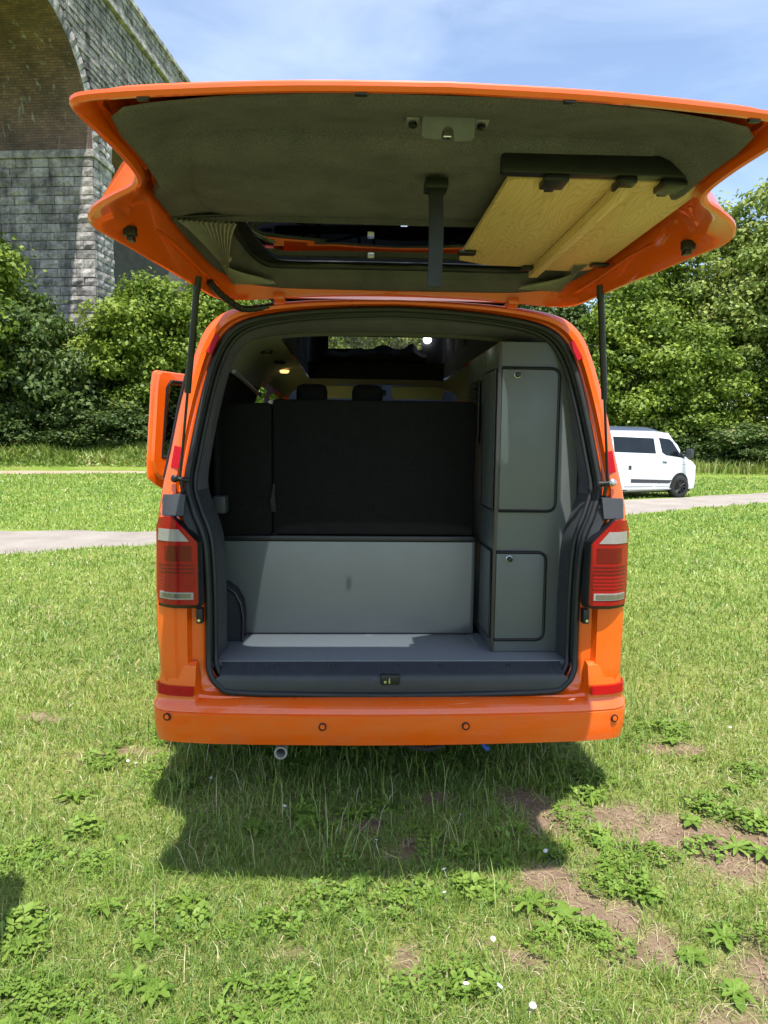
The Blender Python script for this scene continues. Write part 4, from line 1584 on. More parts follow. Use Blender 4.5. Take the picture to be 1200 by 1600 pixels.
# latch
lt = MB()
zl = 2.184
bodyp = [(-.034, -1.268), (.078, -1.268), (.080, -1.172), (.072, -1.160), (.035, -1.158), (.033, -1.19), (.027, -1.205), (.016, -1.205), (.010, -1.19), (.008, -1.162), (-.026, -1.164), (-.035, -1.174)]
bodyp = [(x, y + .02) for x, y in bodyp]
lt.prism([(x, -1.238 + .032 * ((y + 1.248) / .11), 2.196 - .056 * ((y + 1.248) / .11)) for x, y in bodyp], (0, .016, .008))
latch = lt.build('latch_plate', LATCH, tail, 30, .003)
for x in (-.052, .096):
    t_ = MB()
    t_.box(x - .015, x + .015, -1.215, -1.175, zl - .004, zl + .006, .004)
    t_.build('latch_tab', SILVER, tail, 30)
    t_ = MB()
    t_.lathe([(.0001, -.010), (.006, -.010), (.0095, -.008), (.0095, .0)], (x, -1.196, zl - .004), 'Z', 12)
    t_.build('latch_bolt', BLACK, tail)
t_ = MB()
t_.box(.012, .030, -1.215, -1.20, 2.145, 2.165, .003)
t_.build('latch_claw', CHROME, tail, 30)
# hanging pull strap
sp_ = MB()
xs0, ys0 = .036, -.868
for dy, wd in ((-.004, .0185), (.006, .0185)):
    rows_s = []
    for k in range(9):
        t = k / 8
        rows_s.append([(xs0 + s * wd * (1.2 if k == 0 else 1) + .003 * math.sin(3 * t), ys0 + dy * (1 + 1.2 * math.sin(math.pi * t)), 2.172 - .262 * t) for s in (-1, 1)])
    sp_.loft(rows_s)
sp_.loft([[(xs0 + s * .0185, ys0 - .004, 1.912) for s in (-1, 1)], [(xs0 + s * .0185, ys0 + .001, 1.906) for s in (-1, 1)], [(xs0 + s * .0185, ys0 + .006, 1.912) for s in (-1, 1)]])
sp_.build('pull_strap', WEBBING, tail, 0)
t_ = MB()
t_.box(xs0 - .03, xs0 + .03, ys0 - .03, ys0 + .03, 2.150, 2.178, .006)
t_.build('strap_anchor', BLACK, tail, 30)
# buffers and clips on the painted flange
for x in (-.58, -.165, .235, .62):
    y = interp(abs(x), [0, .28, .55, .70], [-1.383, -1.373, -1.344, -1.322])
    t_ = MB()
    t_.box(x - .012, x + .012, y - .006, y + .006, tf(x, y) - .009, tf(x, y) + .01, .003)
    t_.build('rubber_buffer', BLACK, tail, 30)
for sx in (-1, 1):
    t_ = MB()
    zz = tf(.83, -.63)
    t_.box(sx * .82 - .018, sx * .82 + .018, -.648, -.622, zz + .002, zz + .03, .004)
    t_.box(sx * .82 - .010, sx * .82 + .010, -.642, -.612, zz - .010, zz + .012, .004)
    t_.build('guide_block', BLACK, tail, 30)
    t_ = MB()
    bead = [(sx * x, y, tf(x, y) * (1 - k) + tz(y) * k + .010) for x, y, k in ((.70, .08, .3), (.735, -.12, .35), (.765, -.34, .42), (.80, -.52, .42), (.825, -.63, .40), (.81, -.71, .45), (.765, -.76, .55))]
    t_.tube(catmull(bead, 4), .010, 8, flat=.7)
    t_.build('pressed_bead', ORANGE, tail, 80)
    t_ = MB()
    t_.box(sx * .475 - .022, sx * .475 + .022, .155, .205, 2.062, 2.092, .006)
    t_.box(sx * .475 - .022, sx * .475 + .022, .190, .290, 2.040, 2.076, .006)
    t_.build('hinge', ORANGE, tail, 30)
    for dx in (-.012, .012):
        MB().lathe([(.0001, -.004), (.006, -.003), (.006, .003)], (sx * .475 + dx, .175, 2.061), 'Z', 10).build('hinge_bolt', ORANGE, tail)
# curtains tied back at either end of the window
for sx in (-1, 1):
    cu = MB()
    na = 60
    rows_c = []
    for t in np.linspace(0, 1, 15):
        r_ = []
        for k in range(na + 1):
            u = k / na
            x0, y0 = -.735 + .19 * u, -.455 + .025 * u
            xt, yt = -.655 + .02 * u, -.12 + .05 * u
            x1, y1 = -.655 + .175 * u, .115 - .015 * u
            if t < .5:
                s = t / .5
                x, y = x0 + (xt - x0) * s ** .75, y0 + (yt - y0) * s
            else:
                s = (t - .5) / .5
                x, y = xt + (x1 - xt) * s ** 1.2, yt + (y1 - yt) * s
            amp = .35 + .65 * abs(t - .5) * 2
            fold = .009 * math.sin(u * 2 * math.pi * 12) * amp
            if t < .06:
                y += .014 * math.sin(u * 2 * math.pi * 12)
            if t > .95:
                y += .012 * math.sin(u * 2 * math.pi * 12 + 1)
            lo_z = tf(x, y) * .15 + tz(y) * .85
            r_.append((x if sx < 0 else -x, y, lo_z - .012 + fold - .016 * math.sin(math.pi * t)))
        rows_c.append(r_)
    cu.loft(rows_c)
    cu.build('curtain', CURTAIN, tail, 60)
    t_ = MB()
    t_.tube([(sx * .66, -.11, tz(-.1) - .016), (sx * .645, -.095, tz(-.1) - .042), (sx * .628, -.08, tz(-.1) - .016)], .009, 8)
    t_.build('curtain_tie', CURTAIN, tail, 60)
    t_ = MB()
    t_.tube([(sx * .74, -.465, tz(-.46) - .03), (sx * .53, -.44, tz(-.44) - .008)], .006, 8)
    t_.build('curtain_rail', BLACK, tail, 60)

# gas struts
for sx in (-1, 1):
    a, b5 = Vector((sx * .742, -.10, 2.078)), Vector((sx * .848, .03, 1.345))
    mid = a.lerp(b5, .55)
    g_ = MB()
    g_.tube([a, mid], .0125, 12)
    g_.tube([a + Vector((0, 0, .012)), a.lerp(b5, .05)], .015, 10)
    strut = g_.build('gas_strut', BLACK, van)
    MB().tube([mid, b5], .0052, 10).build('strut_rod', BLACK, strut)
    t_ = MB()
    t_.tube([b5 + Vector((sx * .014, -.002, .002)), b5, b5 + Vector((-sx * .03, .012, -.004))], [.012, .010, .012], 12)
    t_.tube([b5 + Vector((-sx * .005, 0, .0)), b5 + Vector((-sx * .008, .01, -.05))], .008, 8)
    t_.build('strut_ball', BLACK, strut)
    MB().lathe([(.0001, -.006), (.007, -.005), (.011, 0), (.0155, .004), (.0155, .014)], (b5.x + sx * .018, b5.y - .014, b5.z + .002), 'Y', 14).build('strut_cap', SILVER if sx > 0 else BLACK, strut)
# wiring loom
wl = MB()
lp = catmull([(-.715, -.02, 2.09), (-.70, .03, 2.068), (-.665, .09, 2.042), (-.62, .15, 2.022), (-.56, .185, 2.032), (-.50, .20, 2.045)], 5)
wl.tube(lp, [.0125 + .0022 * (i % 2) for i in range(len(lp))], 8)
wl.build('wiring_loom', RUBBER, van, 0)

# ---- open doors on the near side
dz_ = [(-.012, .40), (0, .50), (.008, .62), (.010, .9), (.002, 1.10), (-.016, 1.22), (-.040, 1.33), (-.070, 1.46), (-.112, 1.66), (-.165, 1.87)]
sd = MB()
outr, innr = [], []
ysd = [.40, .42, .5, .9, 1.3, 1.46, 1.48]
for y in ysd:
    e = .012 if y in (.40, 1.48) else 0
    outr.append([(-1.045 - d + e, y, z) for d, z in dz_])
    innr.append([(-.985 - d, y, z) for d, z in dz_])
win = MB()
for i in range(len(ysd) - 1):
    for k in range(len(dz_) - 1):
        if .5 <= ysd[i] and ysd[i + 1] <= 1.46 and 1.33 <= dz_[k][1] and dz_[k + 1][1] <= 1.87:
            qd = [outr[i][k], outr[i][k + 1], outr[i + 1][k + 1], outr[i + 1][k]]
            win.add([(p[0] + .006, p[1], p[2]) for p in qd], [(0, 1, 2, 3)])
            continue
        sd.add([outr[i][k], outr[i][k + 1], outr[i + 1][k + 1], outr[i + 1][k]], [(0, 1, 2, 3)])
        sd.add([innr[i][k], innr[i][k + 1], innr[i + 1][k + 1], innr[i + 1][k]], [(0, 1, 2, 3)])
sd.loft([outr[0], innr[0]])
sd.loft([outr[-1], innr[-1]])
sd.loft([[r_[-1] for r_ in outr], [r_[-1] for r_ in innr]])
sd.loft([[r_[0] for r_ in outr], [r_[0] for r_ in innr]])
slide = sd.build('sliding_door', ORANGE, van, 40)
win.build('sliding_door_window', DARKGLASS, slide, 0)
dt = MB()
dt.tube([(-1.045 - d - .004, .415, z) for d, z in dz_[6:]], .006, 6)
dt.build('window_seal', RUBBER, slide)
dh = MB()
dh.box(-1.085, -1.05, 1.25, 1.42, 1.06, 1.10, .008)
dh.build('door_handle', ORANGE, slide, 30)

hx, hy = -.955, 3.74
ex, ey = -1.745, 2.80
dvec = Vector((ex - hx, ey - hy, 0))
dl = dvec.length
du = dvec.normalized()
dn = Vector((-du.y, du.x, 0))
if dn.x > 0:
    dn = -dn


def dpt(s, z, off=0):
    """point on the open front door: s metres from the hinge, height z, off outwards (lean in above the belt)"""
    lean = -.05 * max(0, (z - 1.3) / .6)
    p = Vector((hx, hy, 0)) + du * s + dn * (off + lean)
    return (p.x, p.y, z)


prof_d = [(0.0, .46), (.10, .50), (.55, .80), (dl - .06, 1.15), (dl, 1.20), (dl + .004, 1.33), (dl - .012, 1.90), (dl - .022, 2.005), (dl - .05, 2.02), (.55, 2.0), (.30, 1.93), (.08, 1.42), (0, 1.30)]
winp = [(dl - .085, 1.36), (dl - .105, 1.89), (dl - .15, 1.945), (.56, 1.93), (.38, 1.88), (.16, 1.42), (.20, 1.36)]
cd = (.62, 1.58)
angd = sorted([math.atan2(z - cd[1], s - cd[0]) for s, z in prof_d] + [math.atan2(z - cd[1], s - cd[0]) for s, z in winp] + [k * .26 - math.pi for k in range(24)])
po = [at_angle(prof_d, cd, a) for a in angd]
pi_ = [at_angle(winp, cd, a) for a in angd]
fd = MB()
sm = lambda t: [(a[0] * (1 - t) + b6[0] * t, a[1] * (1 - t) + b6[1] * t) for a, b6 in zip(po, pi_)]
fd.loft([[dpt(s, z, .03) for s, z in pi_], [dpt(s, z, .032) for s, z in sm(.2)], [dpt(s, z, .02) for s, z in po], [dpt(s, z, .0) for s, z in po], [dpt(s, z, -.012) for s, z in sm(.12)], [dpt(s, z, -.014) for s, z in sm(.16)],
         [dpt(s, z, -.05) for s, z in sm(.22)], [dpt(s, z, -.056) for s, z in sm(.9)], [dpt(s, z, -.04) for s, z in pi_], [dpt(s, z, .03) for s, z in pi_]], True)
front = fd.build('front_door', ORANGE, van, 40)
fg = MB()
fg.loft([[dpt(s, z, .0) for s, z in pi_], [dpt(cd[0], cd[1], .0) for _ in pi_]], True)
fg.build('door_window', DARKGLASS, front, 0)
fs = MB()
fs.tube([dpt(s, z, -.05) for s, z in winp + [winp[0]]], .012, 6)
fs.build('window_seal', RUBBER, front)
fc = MB()
fc.loft([[dpt(s, z, -.0585) for s, z in ((.12, 1.28), (dl - .16, 1.28))], [dpt(s, z, -.075) for s, z in ((.14, 1.2), (dl - .18, 1.2))], [dpt(s, z, -.07) for s, z in ((.2, .72), (dl - .35, 1.06))]])
fc.build('door_card', PLASTIC, front, 40)

# ---- wheels, underside
def wheel(parent, x, y, z, r_, w_, sx, name='wheel'):
    o = link(name, None, parent)
    o.location = (x, y, z)
    t_ = MB()
    t_.lathe([(r_ * .62, -w_ / 2), (r_ * .8, -w_ / 2 - .006), (r_ * .94, -w_ / 2 + .008), (r_, -w_ / 2 + .035), (r_ * 1.0, w_ / 2 - .035), (r_ * .94, w_ / 2 - .008), (r_ * .8, w_ / 2 + .006), (r_ * .62, w_ / 2)], (0, 0, 0), 'X', 36)
    t_.build('tyre', TYRE, o, 50)
    t_ = MB()
    t_.lathe([(r_ * .64, sx * w_ / 2), (r_ * .62, sx * (w_ / 2 - .01)), (r_ * .60, sx * (w_ / 2 - .05)), (r_ * .58, -sx * w_ / 2)], (0, 0, 0), 'X', 30)
    t_.lathe([(.0001, sx * (w_ / 2 - .01)), (r_ * .1, sx * (w_ / 2 - .01)), (r_ * .14, sx * (w_ / 2 - .03)), (r_ * .14, 0)], (0, 0, 0), 'X', 16)
    for k in range(10):
        a = 2 * math.pi * k / 10
        for da in (-.09, .09):
            p0 = (sx * (w_ / 2 - .022), math.cos(a) * r_ * .1, math.sin(a) * r_ * .1)
            p1 = (sx * (w_ / 2 - .012), math.cos(a + da) * r_ * .62, math.sin(a + da) * r_ * .62)
            t_.tube([p0, p1], [r_ * .035, r_ * .03], 5)
    t_.build('rim', ALLOY, o, 40)
    t_ = MB()
    t_.lathe([(.0001, 0), (r_ * .45, 0), (r_ * .45, .02)], (0, 0, 0), 'X', 20)
    t_.build('brake_disc', SILVER, o, 40)
    return o


for sx in (-1, 1):
    wheel(van, sx * .80, .97, .335, .335, .225, sx)
    wheel(van, sx * .80, 3.97, .335, .335, .225, sx)
un = MB()
un.box(-.80, .80, .12, 4.7, .31, .45, .02)
un.box(-.55, .55, .55, 2.5, .24, .32, .03)
un.tube([(-.75, .97, .30), (.75, .97, .30)], .045, 10)
un.build('underbody', UNDER, van, 30)
ex_ = MB()
ex_.tube([(-.46, .9, .30), (-.46, .35, .268), (-.455, -.005, .246)], .026, 14, False)
ex_.tube([(-.46, .36, .268), (-.455, -.0045, .2465)], .021, 14, False)
ex_.loft([[(-.455 + r_ * math.cos(a), -.0055, .246 + r_ * math.sin(a)) for a in np.linspace(0, 2 * math.pi, 20, endpoint=False)] for r_ in (.0265, .0195)], True)
ex_.build('exhaust_pipe', pbr('steel_pipe', (.34, .33, .28), .4, var=.15, vscale=40), van, 60)
th = MB()
th.tube([(.03, .06, .285), (.07, .03, .255), (.14, .02, .246), (.20, .03, .255), (.24, .06, .285)], .011, 8)
th.tube([(.22, .05, .285), (.24, .03, .26), (.26, .05, .285)], .010, 8)
th.build('towing_bracket', UNDER, van, 60)
tb = MB()
tb.tube([(.36, .04, .28), (.38, .02, .255), (.395, .01, .248)], .010, 8)
tb.build('trailer_plug', BLUE, van, 60)

# ---- folding table stowed under the tailgate
tab = empty('folding_table', (.44, -.55, 2.14))
tag(tab, 'pale oak folding table stowed under the raised tailgate', 'table')
tab_m = Matrix.Translation((-.44, .55, -2.14))


def tbuild(mb, name, mat, smooth=30, bevel=0):
    o = mb.build(name, mat, tab, smooth, bevel)
    o.data.transform(tab_m)
    return o


def bz_(y):
    return interp(y, [-1.0, -.05], [2.148, 2.142])


def board(pts, dz, th):
    mb = MB()
    mb.prism([(x, y, bz_(y) + dz) for x, y in pts], (0, 0, th))
    return mb


tbuild(board([(.205, -.955), (.225, -.975), (.30, -.985), (.475, -.98), (.473, -.125), (.30, -.14), (.197, -.20), (.195, -.26)], 0, .016), 'table_board', OAK, 30, .002)
tbuild(board([(.512, -.98), (.665, -.97), (.70, -.95), (.712, -.92), (.715, -.30), (.712, -.17), (.695, -.10), (.655, -.075), (.508, -.09)], 0.0, .016), 'table_board', OAK, 30, .002)
tbuild(board([(.477, -.985), (.510, -.985), (.506, -.085), (.475, -.08)], -.028, .05), 'table_rib', OAK, 30, .003)
tbuild(MB().box(.178, .668, -1.022, -.988, 2.148, 2.198, .006), 'edge_rail', BLACK)
for x, y, w_ in ((.315, -.985, .03), (.49, -.985, .022), (.61, -.975, .03)):
    tbuild(MB().box(x - w_, x + w_, y - .035, y + .035, 2.132, 2.150, .006).box(x - w_ * .4, x + w_ * .4, y + .02, y + .055, 2.134, 2.146, .003), 'turn_catch', BLACK)
for x, y in ((.205, -.32), (.465, -.135), (.70, -.20)):
    tbuild(MB().box(x - .03, x + .03, y - .02, y + .02, bz_(y) - .012, bz_(y) - .001, .004), 'lower_catch', BLACK)

# ------------------------------------------------------------------ white van beyond the path
WVH = R(27)   # heading of its nose, anticlockwise from world +X
wv = empty('white_van', (8.75, 18.1, float(height(8.75, 18.1)) + .0), WVH)
wv.scale = (.95, .95, .96)
tag(wv, 'white camper van with black alloy wheels parked beyond the gravel path', 'van')
# local: +X towards the nose, origin below the front axle, right flank at -Y
TOPX = [-3.95, -3.90, -3.6, 0.05, .30, .62, .98, 1.02]
zt_ = lambda x: interp(x, [-3.97, -3.9, -3.7, -.62, -.35, .18, .34, .62, .83, .93, .97], [1.2, 1.85, 1.97, 1.99, 1.93, 1.32, 1.20, 1.08, .92, .70, .5])
wsec = [(.985, .0), (.985, 0), ]


def wring(x):
    zt2 = zt_(x)
    wf = interp(x, [-3.97, -3.85, .3, .75, .9, .97], [.93, 1, 1, .95, .85, .72])
    pr_ = [(.80, .22), (.93, .27), (.965, .45), (.975, .75), (.97, 1.0), (.955, 1.15), (.925, 1.32), (.875, 1.6), (.825, 1.83), (.76, 1.93), (.62, 1.975), (.3, 1.99), (0, 2.0)]
    r_ = [(x, -w_ * wf, min(z, zt2 - .015 * (w_ / .9) ** 2)) for w_, z in pr_]
    return r_ + [(p[0], -p[1], p[2]) for p in r_[-2::-1]]


xsw = [-3.97, -3.93, -3.85, -3.7, -3.45, -3.3, -2.9, -2.5, -2.0, -1.5, -.95, -.62, -.35, -.1, .18, .34, .48, .62, .75, .83, .9, .95, .97]
wr = [wring(x) for x in xsw]
wb = MB()
wb.loft(wr)
wb.add(wr[0], [tuple(range(len(wr[0])))])
wb.add(wr[-1], [tuple(range(len(wr[0])))])
wb.build('body', WHITE, wv, 35)


def flank(x, z, off=.006, sy=-1):
    zz = [.22, .27, .45, .75, 1.0, 1.15, 1.32, 1.6, 1.83, 1.93]
    ww = [.80, .93, .965, .975, .97, .955, .925, .875, .825, .76]
    wf = interp(x, [.3, .75, .9, .97], [1, .95, .85, .72])
    return (x, sy * (interp(z, zz, ww) * wf + off), z)


def panel(name, pts, mat, th=.02, sy=-1, off=.006, parent=wv):
    """flat shape on the flank, split so that it follows the curve of the side"""
    mb = MB()
    mb.add([flank(x, z, off, sy) for x, z in pts], [tuple(range(len(pts)))])
    mb.loft([[flank(x, z, off, sy) for x, z in pts], [flank(x, z, off - th, sy) for x, z in pts]], True)
    return mb.build(name, mat, parent, 0)


WGLASS = pbr('van_window', (0.010, 0.013, 0.016), 0.05, spec=.35, var=.3, vscale=2)
for sy in (-1, 1):
    for x0, x1 in ((-2.75, -1.05), (-3.75, -2.85)):
        panel('side_window', [(x0, 1.36), (x1, 1.32), (x1 - .03, 1.76), (x0, 1.79)], WGLASS, sy=sy)
    panel('door_window', [(-.78, 1.35), (-.62, 1.27), (.10, 1.20), (-.28, 1.66), (-.40, 1.74), (-.86, 1.78)], WGLASS, sy=sy)
    panel('side_moulding', [(-2.1, .60), (-.36, .54), (-.46, .45), (-2.1, .49)], PLASTIC, sy=sy)
    panel('sill_strip', [(-2.55, .30), (-.5, .28), (-.5, .255), (-2.55, .27)], PLASTIC, sy=sy)
    panel('side_decal', [(-2.35, .395), (-1.15, .385), (-1.15, .372), (-2.35, .380)], pbr('grey_decal_crease_shade', (.35, .36, .38), .5) if 'grey_decal_crease_shade' not in MATS else MATS['grey_decal_crease_shade'], sy=sy, th=.004)
    panel('side_decal', [(-1.05, .378), (-.45, .372), (-.45, .362), (-1.05, .366)], MATS['grey_decal_crease_shade'], sy=sy, th=.004)
    panel('door_seam', [(-.905, .45), (-.885, .45), (-.932, 1.8), (-.952, 1.8)], PLASTIC, sy=sy, th=.004, off=.003)
    panel('door_seam', [(.13, .62), (.145, .62), (.20, 1.15), (.185, 1.15)], PLASTIC, sy=sy, th=.004, off=.003)
    panel('mirror_sail', [(.0, 1.21), (.20, 1.17), (.16, 1.30), (.04, 1.42)], BLACK, sy=sy, off=.008)
    panel('crease_shade_strip', [(-3.6, 1.12), (.30, 1.0), (.30, .988), (-3.6, 1.105)], MATS['grey_decal_crease_shade'], sy=sy, th=.004, off=.003)  # crease shade painted as a thin grey strip on smooth bodywork
    panel('door_handle', [(-.80, 1.10), (-.62, 1.085), (-.62, 1.05), (-.80, 1.065)], PLASTIC, sy=sy, off=.02)
    panel('filler_cover', [(-2.22, .98), (-2.10, .98), (-2.10, .86), (-2.22, .86)], PLASTIC, sy=sy)
    for cx in (0.0, -2.93):
        arc = [(cx + .43 * math.cos(a), .34 + .43 * math.sin(a)) for a in np.linspace(-.25, math.pi + .25, 18)]
        am = MB()
        am.loft([[flank(x, .20 + (.34 + math.sqrt(max(0, .42 ** 2 - (x - cx) ** 2)) - .20) * k / 7, .007, sy) for k in range(8)] for x in np.linspace(cx - .415, cx + .415, 17)])
        am.build('wheel_arch', BLACK, wv, 30)
        wh_ = wheel(wv, cx, sy * .900, .335, .335, .225, sy)
        wh_.rotation_euler = (0, 0, R(90) if sy < 0 else R(90))
        if sy < 0:
            wh_.rotation_euler = (0, 0, R(90 - (12 if cx == 0 else 0)))
    mi = MB()
    mi.box(.02, .16, sy * 1.20 - .10, sy * 1.20 + .10, 1.20, 1.46, .04)
    mi.tube([(.10, sy * .92, 1.25), (.10, sy * 1.12, 1.27)], .035, 8)
    mi.build('door_mirror', PLASTIC, wv, 50)
    panel('headlamp', [(.48, 1.02), (.80, .78), (.84, .70), (.55, .84)], CLEARLENS, sy=sy)
lo_ = MB()
lo_.box(.80, .99, -.75, .75, .24, .50, .04)
lo_.build('front_grille', PLASTIC, wv, 40)
wsn = MB()
wsn.loft([[(-.30, y, zt_(-.30) + .006) for y in (-.68, 0, .68)], [(.14, y, zt_(.14) + .006) for y in (-.76, 0, .76)]])
wsn.build('windscreen', WGLASS, wv, 0)
rp = MB()
rps = [[(x, s * w_, z) for s, w_, z in ((-1, .60, z0), (-1, .58, z0 + h * .7), (-1, .45, z0 + h), (1, .45, z0 + h), (1, .58, z0 + h * .7), (1, .60, z0))] for x, z0, h in ((-3.5, 1.97, .05), (-3.4, 1.97, .12), (-1.0, 1.975, .12), (-.75, 1.97, .07), (-.62, 1.96, .03))]
rp.loft(rps)
rp.add(rps[0], [tuple(range(6))])
rp.build('elevating_roof', pbr('blue_grey_roof', (.07, .085, .12), .3, coat=.5), wv, 30)
MB().box(-3.8, .7, -.8, .8, .18, .3).build('underbody', UNDER, wv, 0)

# ------------------------------------------------------------------ grass, weeds, flowers
GRASS = leaf_mat('grass_blades', [(0, (0.095, 0.185, 0.028)), (0.3, (0.20, 0.325, 0.05)), (0.62, (0.315, 0.415, 0.075)), (0.84, (0.45, 0.475, 0.13)), (0.93, (0.57, 0.50, 0.26)), (1, (0.70, 0.61, 0.40))], .30, (0.33, 0.43, 0.08), .5, .05)
TALL = leaf_mat('bank_weeds', [(0, (0.12, 0.20, 0.03)), (0.5, (0.25, 0.35, 0.06)), (0.85, (0.38, 0.41, 0.10)), (0.95, (0.42, 0.30, 0.16)), (1, (0.5, 0.38, 0.22))], .30, (0.3, 0.42, 0.06), .5, .05)


def blades(name, x, y, h, w_, lean, tint, mat, label, cat=None, z=None):
    nb = len(x)
    zz = height(x, y) if z is None else z
    az = rng.uniform(0, 2 * math.pi, nb)
    la = rng.uniform(0, 2 * math.pi, nb)
    wx, wy = np.cos(az) * w_ / 2, np.sin(az) * w_ / 2
    lx, ly = np.cos(la) * lean * h, np.sin(la) * lean * h
    V = np.empty((nb, 5, 3), np.float32)
    V[:, 0] = np.stack([x - wx, y - wy, zz - .006], 1)
    V[:, 1] = np.stack([x + wx, y + wy, zz - .006], 1)
    hm = h * (1 - .25 * lean)
    V[:, 2] = np.stack([x + wx * .8 + lx * .32, y + wy * .8 + ly * .32, zz + hm * .55], 1)
    V[:, 3] = np.stack([x - wx * .8 + lx * .32, y - wy * .8 + ly * .32, zz + hm * .55], 1)
    V[:, 4] = np.stack([x + lx, y + ly, zz + h * np.clip(1 - .55 * lean, .15, 1)], 1)
    base = (np.arange(nb) * 5)[:, None]
    loops = np.concatenate([base + np.array([[0, 1, 2, 3]]), base + np.array([[3, 2, 4]])], 1).ravel()
    sizes = np.tile(np.array([4, 3]), nb)
    o = numpy_mesh(name, V.reshape(-1, 3), loops, sizes, mat, tint=np.repeat(tint, 5))
    return tag(o, label, cat, kind='stuff')


# turf around where the photographer stands: dense close by, thinning with distance
NB = 470000
u = rng.random(NB)
dist = 1.25 * (44 / 1.25) ** (u ** 0.92)
ang = rng.uniform(-.86, .86, NB) + YAW
bx, by = EYE.x + dist * np.sin(ang), EYE.y + dist * np.cos(ang)
s_soil = soil(bx, by)
keep = rng.random(NB) > s_soil * 1.02
keep &= ~on_path(bx, by, PATH_A, -.05) & ~on_path(bx, by, PATH_B, 0)
keep &= ~((np.abs(bx) < .8) & (by > 1.0) & (by < 4.6))
bx, by, dist = bx[keep], by[keep], dist[keep]
patch = vnoise(bx, by, .33) * .6 + vnoise(bx, by, 1.4) * .4
tuft = vnoise(bx + 50, by, .12)
hh = (.020 + .055 * rng.random(len(bx)) ** 1.5 + .09 * np.clip(tuft - .55, 0, 1) + .03 * np.clip(vnoise(bx, by + 20, .6) - .5, 0, 1)) * np.clip(.85 + dist * .035, 1, 1.7)
ww = .0034 * np.clip(dist / 2.9, .8, 12) * rng.uniform(.7, 1.4, len(bx))
lean = rng.uniform(.15, 1.5, len(bx)) ** 1.1
tn = np.clip(.12 + .55 * patch + rng.normal(0, .15, len(bx)), 0, .88)
straw = rng.random(len(bx)) < (.05 + .16 * np.clip(vnoise(bx, by + 77, .5) - .5, 0, .5) * 2)
tn[straw] = rng.uniform(.88, 1, straw.sum())
lean[straw] = rng.uniform(1.0, 1.9, straw.sum())
blades('grass', bx, by, hh, ww, lean, tn, GRASS, 'short mown grass covering the field around the vans')

# longer seeding stalks, thickest in the shade behind the bumper
nb = 1500
px = np.concatenate([rng.uniform(-1.0, 1.0, 420), rng.uniform(-2.2, 2.2, nb - 420)])
py = np.concatenate([rng.uniform(-.45, .5, 420), rng.uniform(-1.4, 3.2, nb - 420)])
ok = soil(px, py) < .4
px, py = px[ok], py[ok]
blades('grass', px, py, rng.uniform(.09, .22, len(px)), np.full(len(px), .0032), rng.uniform(.1, .7, len(px)), rng.uniform(.45, 1, len(px)), GRASS, 'long seeding grass stalks standing above the lawn near the bumper')

# weeds on the bank below the bushes and the tall grass behind the white van
nb = 44000
px = rng.uniform(-24, -3, nb)
base_y = 30.0 + np.clip(px + 20, -9, 20) * .17
py = base_y + rng.random(nb) ** .8 * 8.0
ok = ~on_path(px, py, PATH_B, .1)
px, py, base_y = px[ok], py[ok], base_y[ok]
tl = np.clip(.1 + .7 * vnoise(px, py, 1.1) + rng.normal(0, .12, len(px)), 0, .9)
rd = rng.random(len(px)) < .06 * (vnoise(px + 7, py, 1.6) > .62)
tl[rd] = rng.uniform(.93, 1, rd.sum())
blades('bank_vegetation', px, py, rng.uniform(.25, 1.05, len(px)) * (.5 + .9 * vnoise(px, py, 1.7)) * np.clip((py - base_y) / 3.2, .12, 1), rng.uniform(.05, .13, len(px)), rng.uniform(.2, 1.1, len(px)), tl, TALL, 'rank green weeds and nettles on the bank under the bushes')
nb = 16000
px = rng.uniform(8, 34, nb)
py = 34.0 + rng.random(nb) * 4.5 - (px - 18) * .12
blades('tall_grass', px, py, rng.uniform(.35, 1.05, nb), rng.uniform(.03, .08, nb), rng.uniform(.1, .6, nb), np.clip(rng.normal(.70, .18, nb), 0, 1), TALL, 'tall straw-tipped grass at the wood edge behind the white van')

# broad-leaved rosettes
WEED = leaf_mat('weed_leaf', [(0, (0.085, 0.165, 0.022)), (0.5, (0.165, 0.27, 0.04)), (1, (0.26, 0.36, 0.07))], .22, (0.24, 0.38, 0.05), .55, .02)


def rosette_mesh(seed, nl, ln_, wd):
    r_ = np.random.default_rng(seed)
    V, F, T = [], [], []
    for i in range(nl):
        a = 2 * math.pi * i / nl + r_.uniform(-.35, .35)
        l_ = ln_ * r_.uniform(.55, 1.15)
        w2 = wd * r_.uniform(.75, 1.2)
        rise = r_.uniform(.12, .55)
        tnt = np.clip(r_.normal(.5, .22), 0, 1)
        k = len(V)
        d = np.array([math.cos(a), math.sin(a)])
        p_ = np.array([-d[1], d[0]])
        for t in (0, .2, .4, .6, .8, 1.0):
            wv_ = w2 * (math.sin(math.pi * min(1, t * .92 + .06)) ** .8) * (.35 if t < .15 else 1)
            zc_ = l_ * (rise * t - (rise * .9) * t * t) + .006
            for s in (-1, 0, 1):
                q_ = d * l_ * t + p_ * s * wv_ / 2
                V.append((q_[0], q_[1], zc_ + (abs(s) * .22 * wv_) + .004 * math.sin(t * 17 + s * 2 + i)))
                T.append(tnt + (.12 if s == 0 else 0))
        for r2 in range(5):
            for c in range(2):
                b7 = k + r2 * 3 + c
                F.append((b7, b7 + 1, b7 + 4, b7 + 3))
    return numpy_mesh('weed', np.array(V), np.array(F).ravel(), np.full(len(F), 4), WEED, parent=False, tint=np.clip(T, 0, 1), smooth=True)


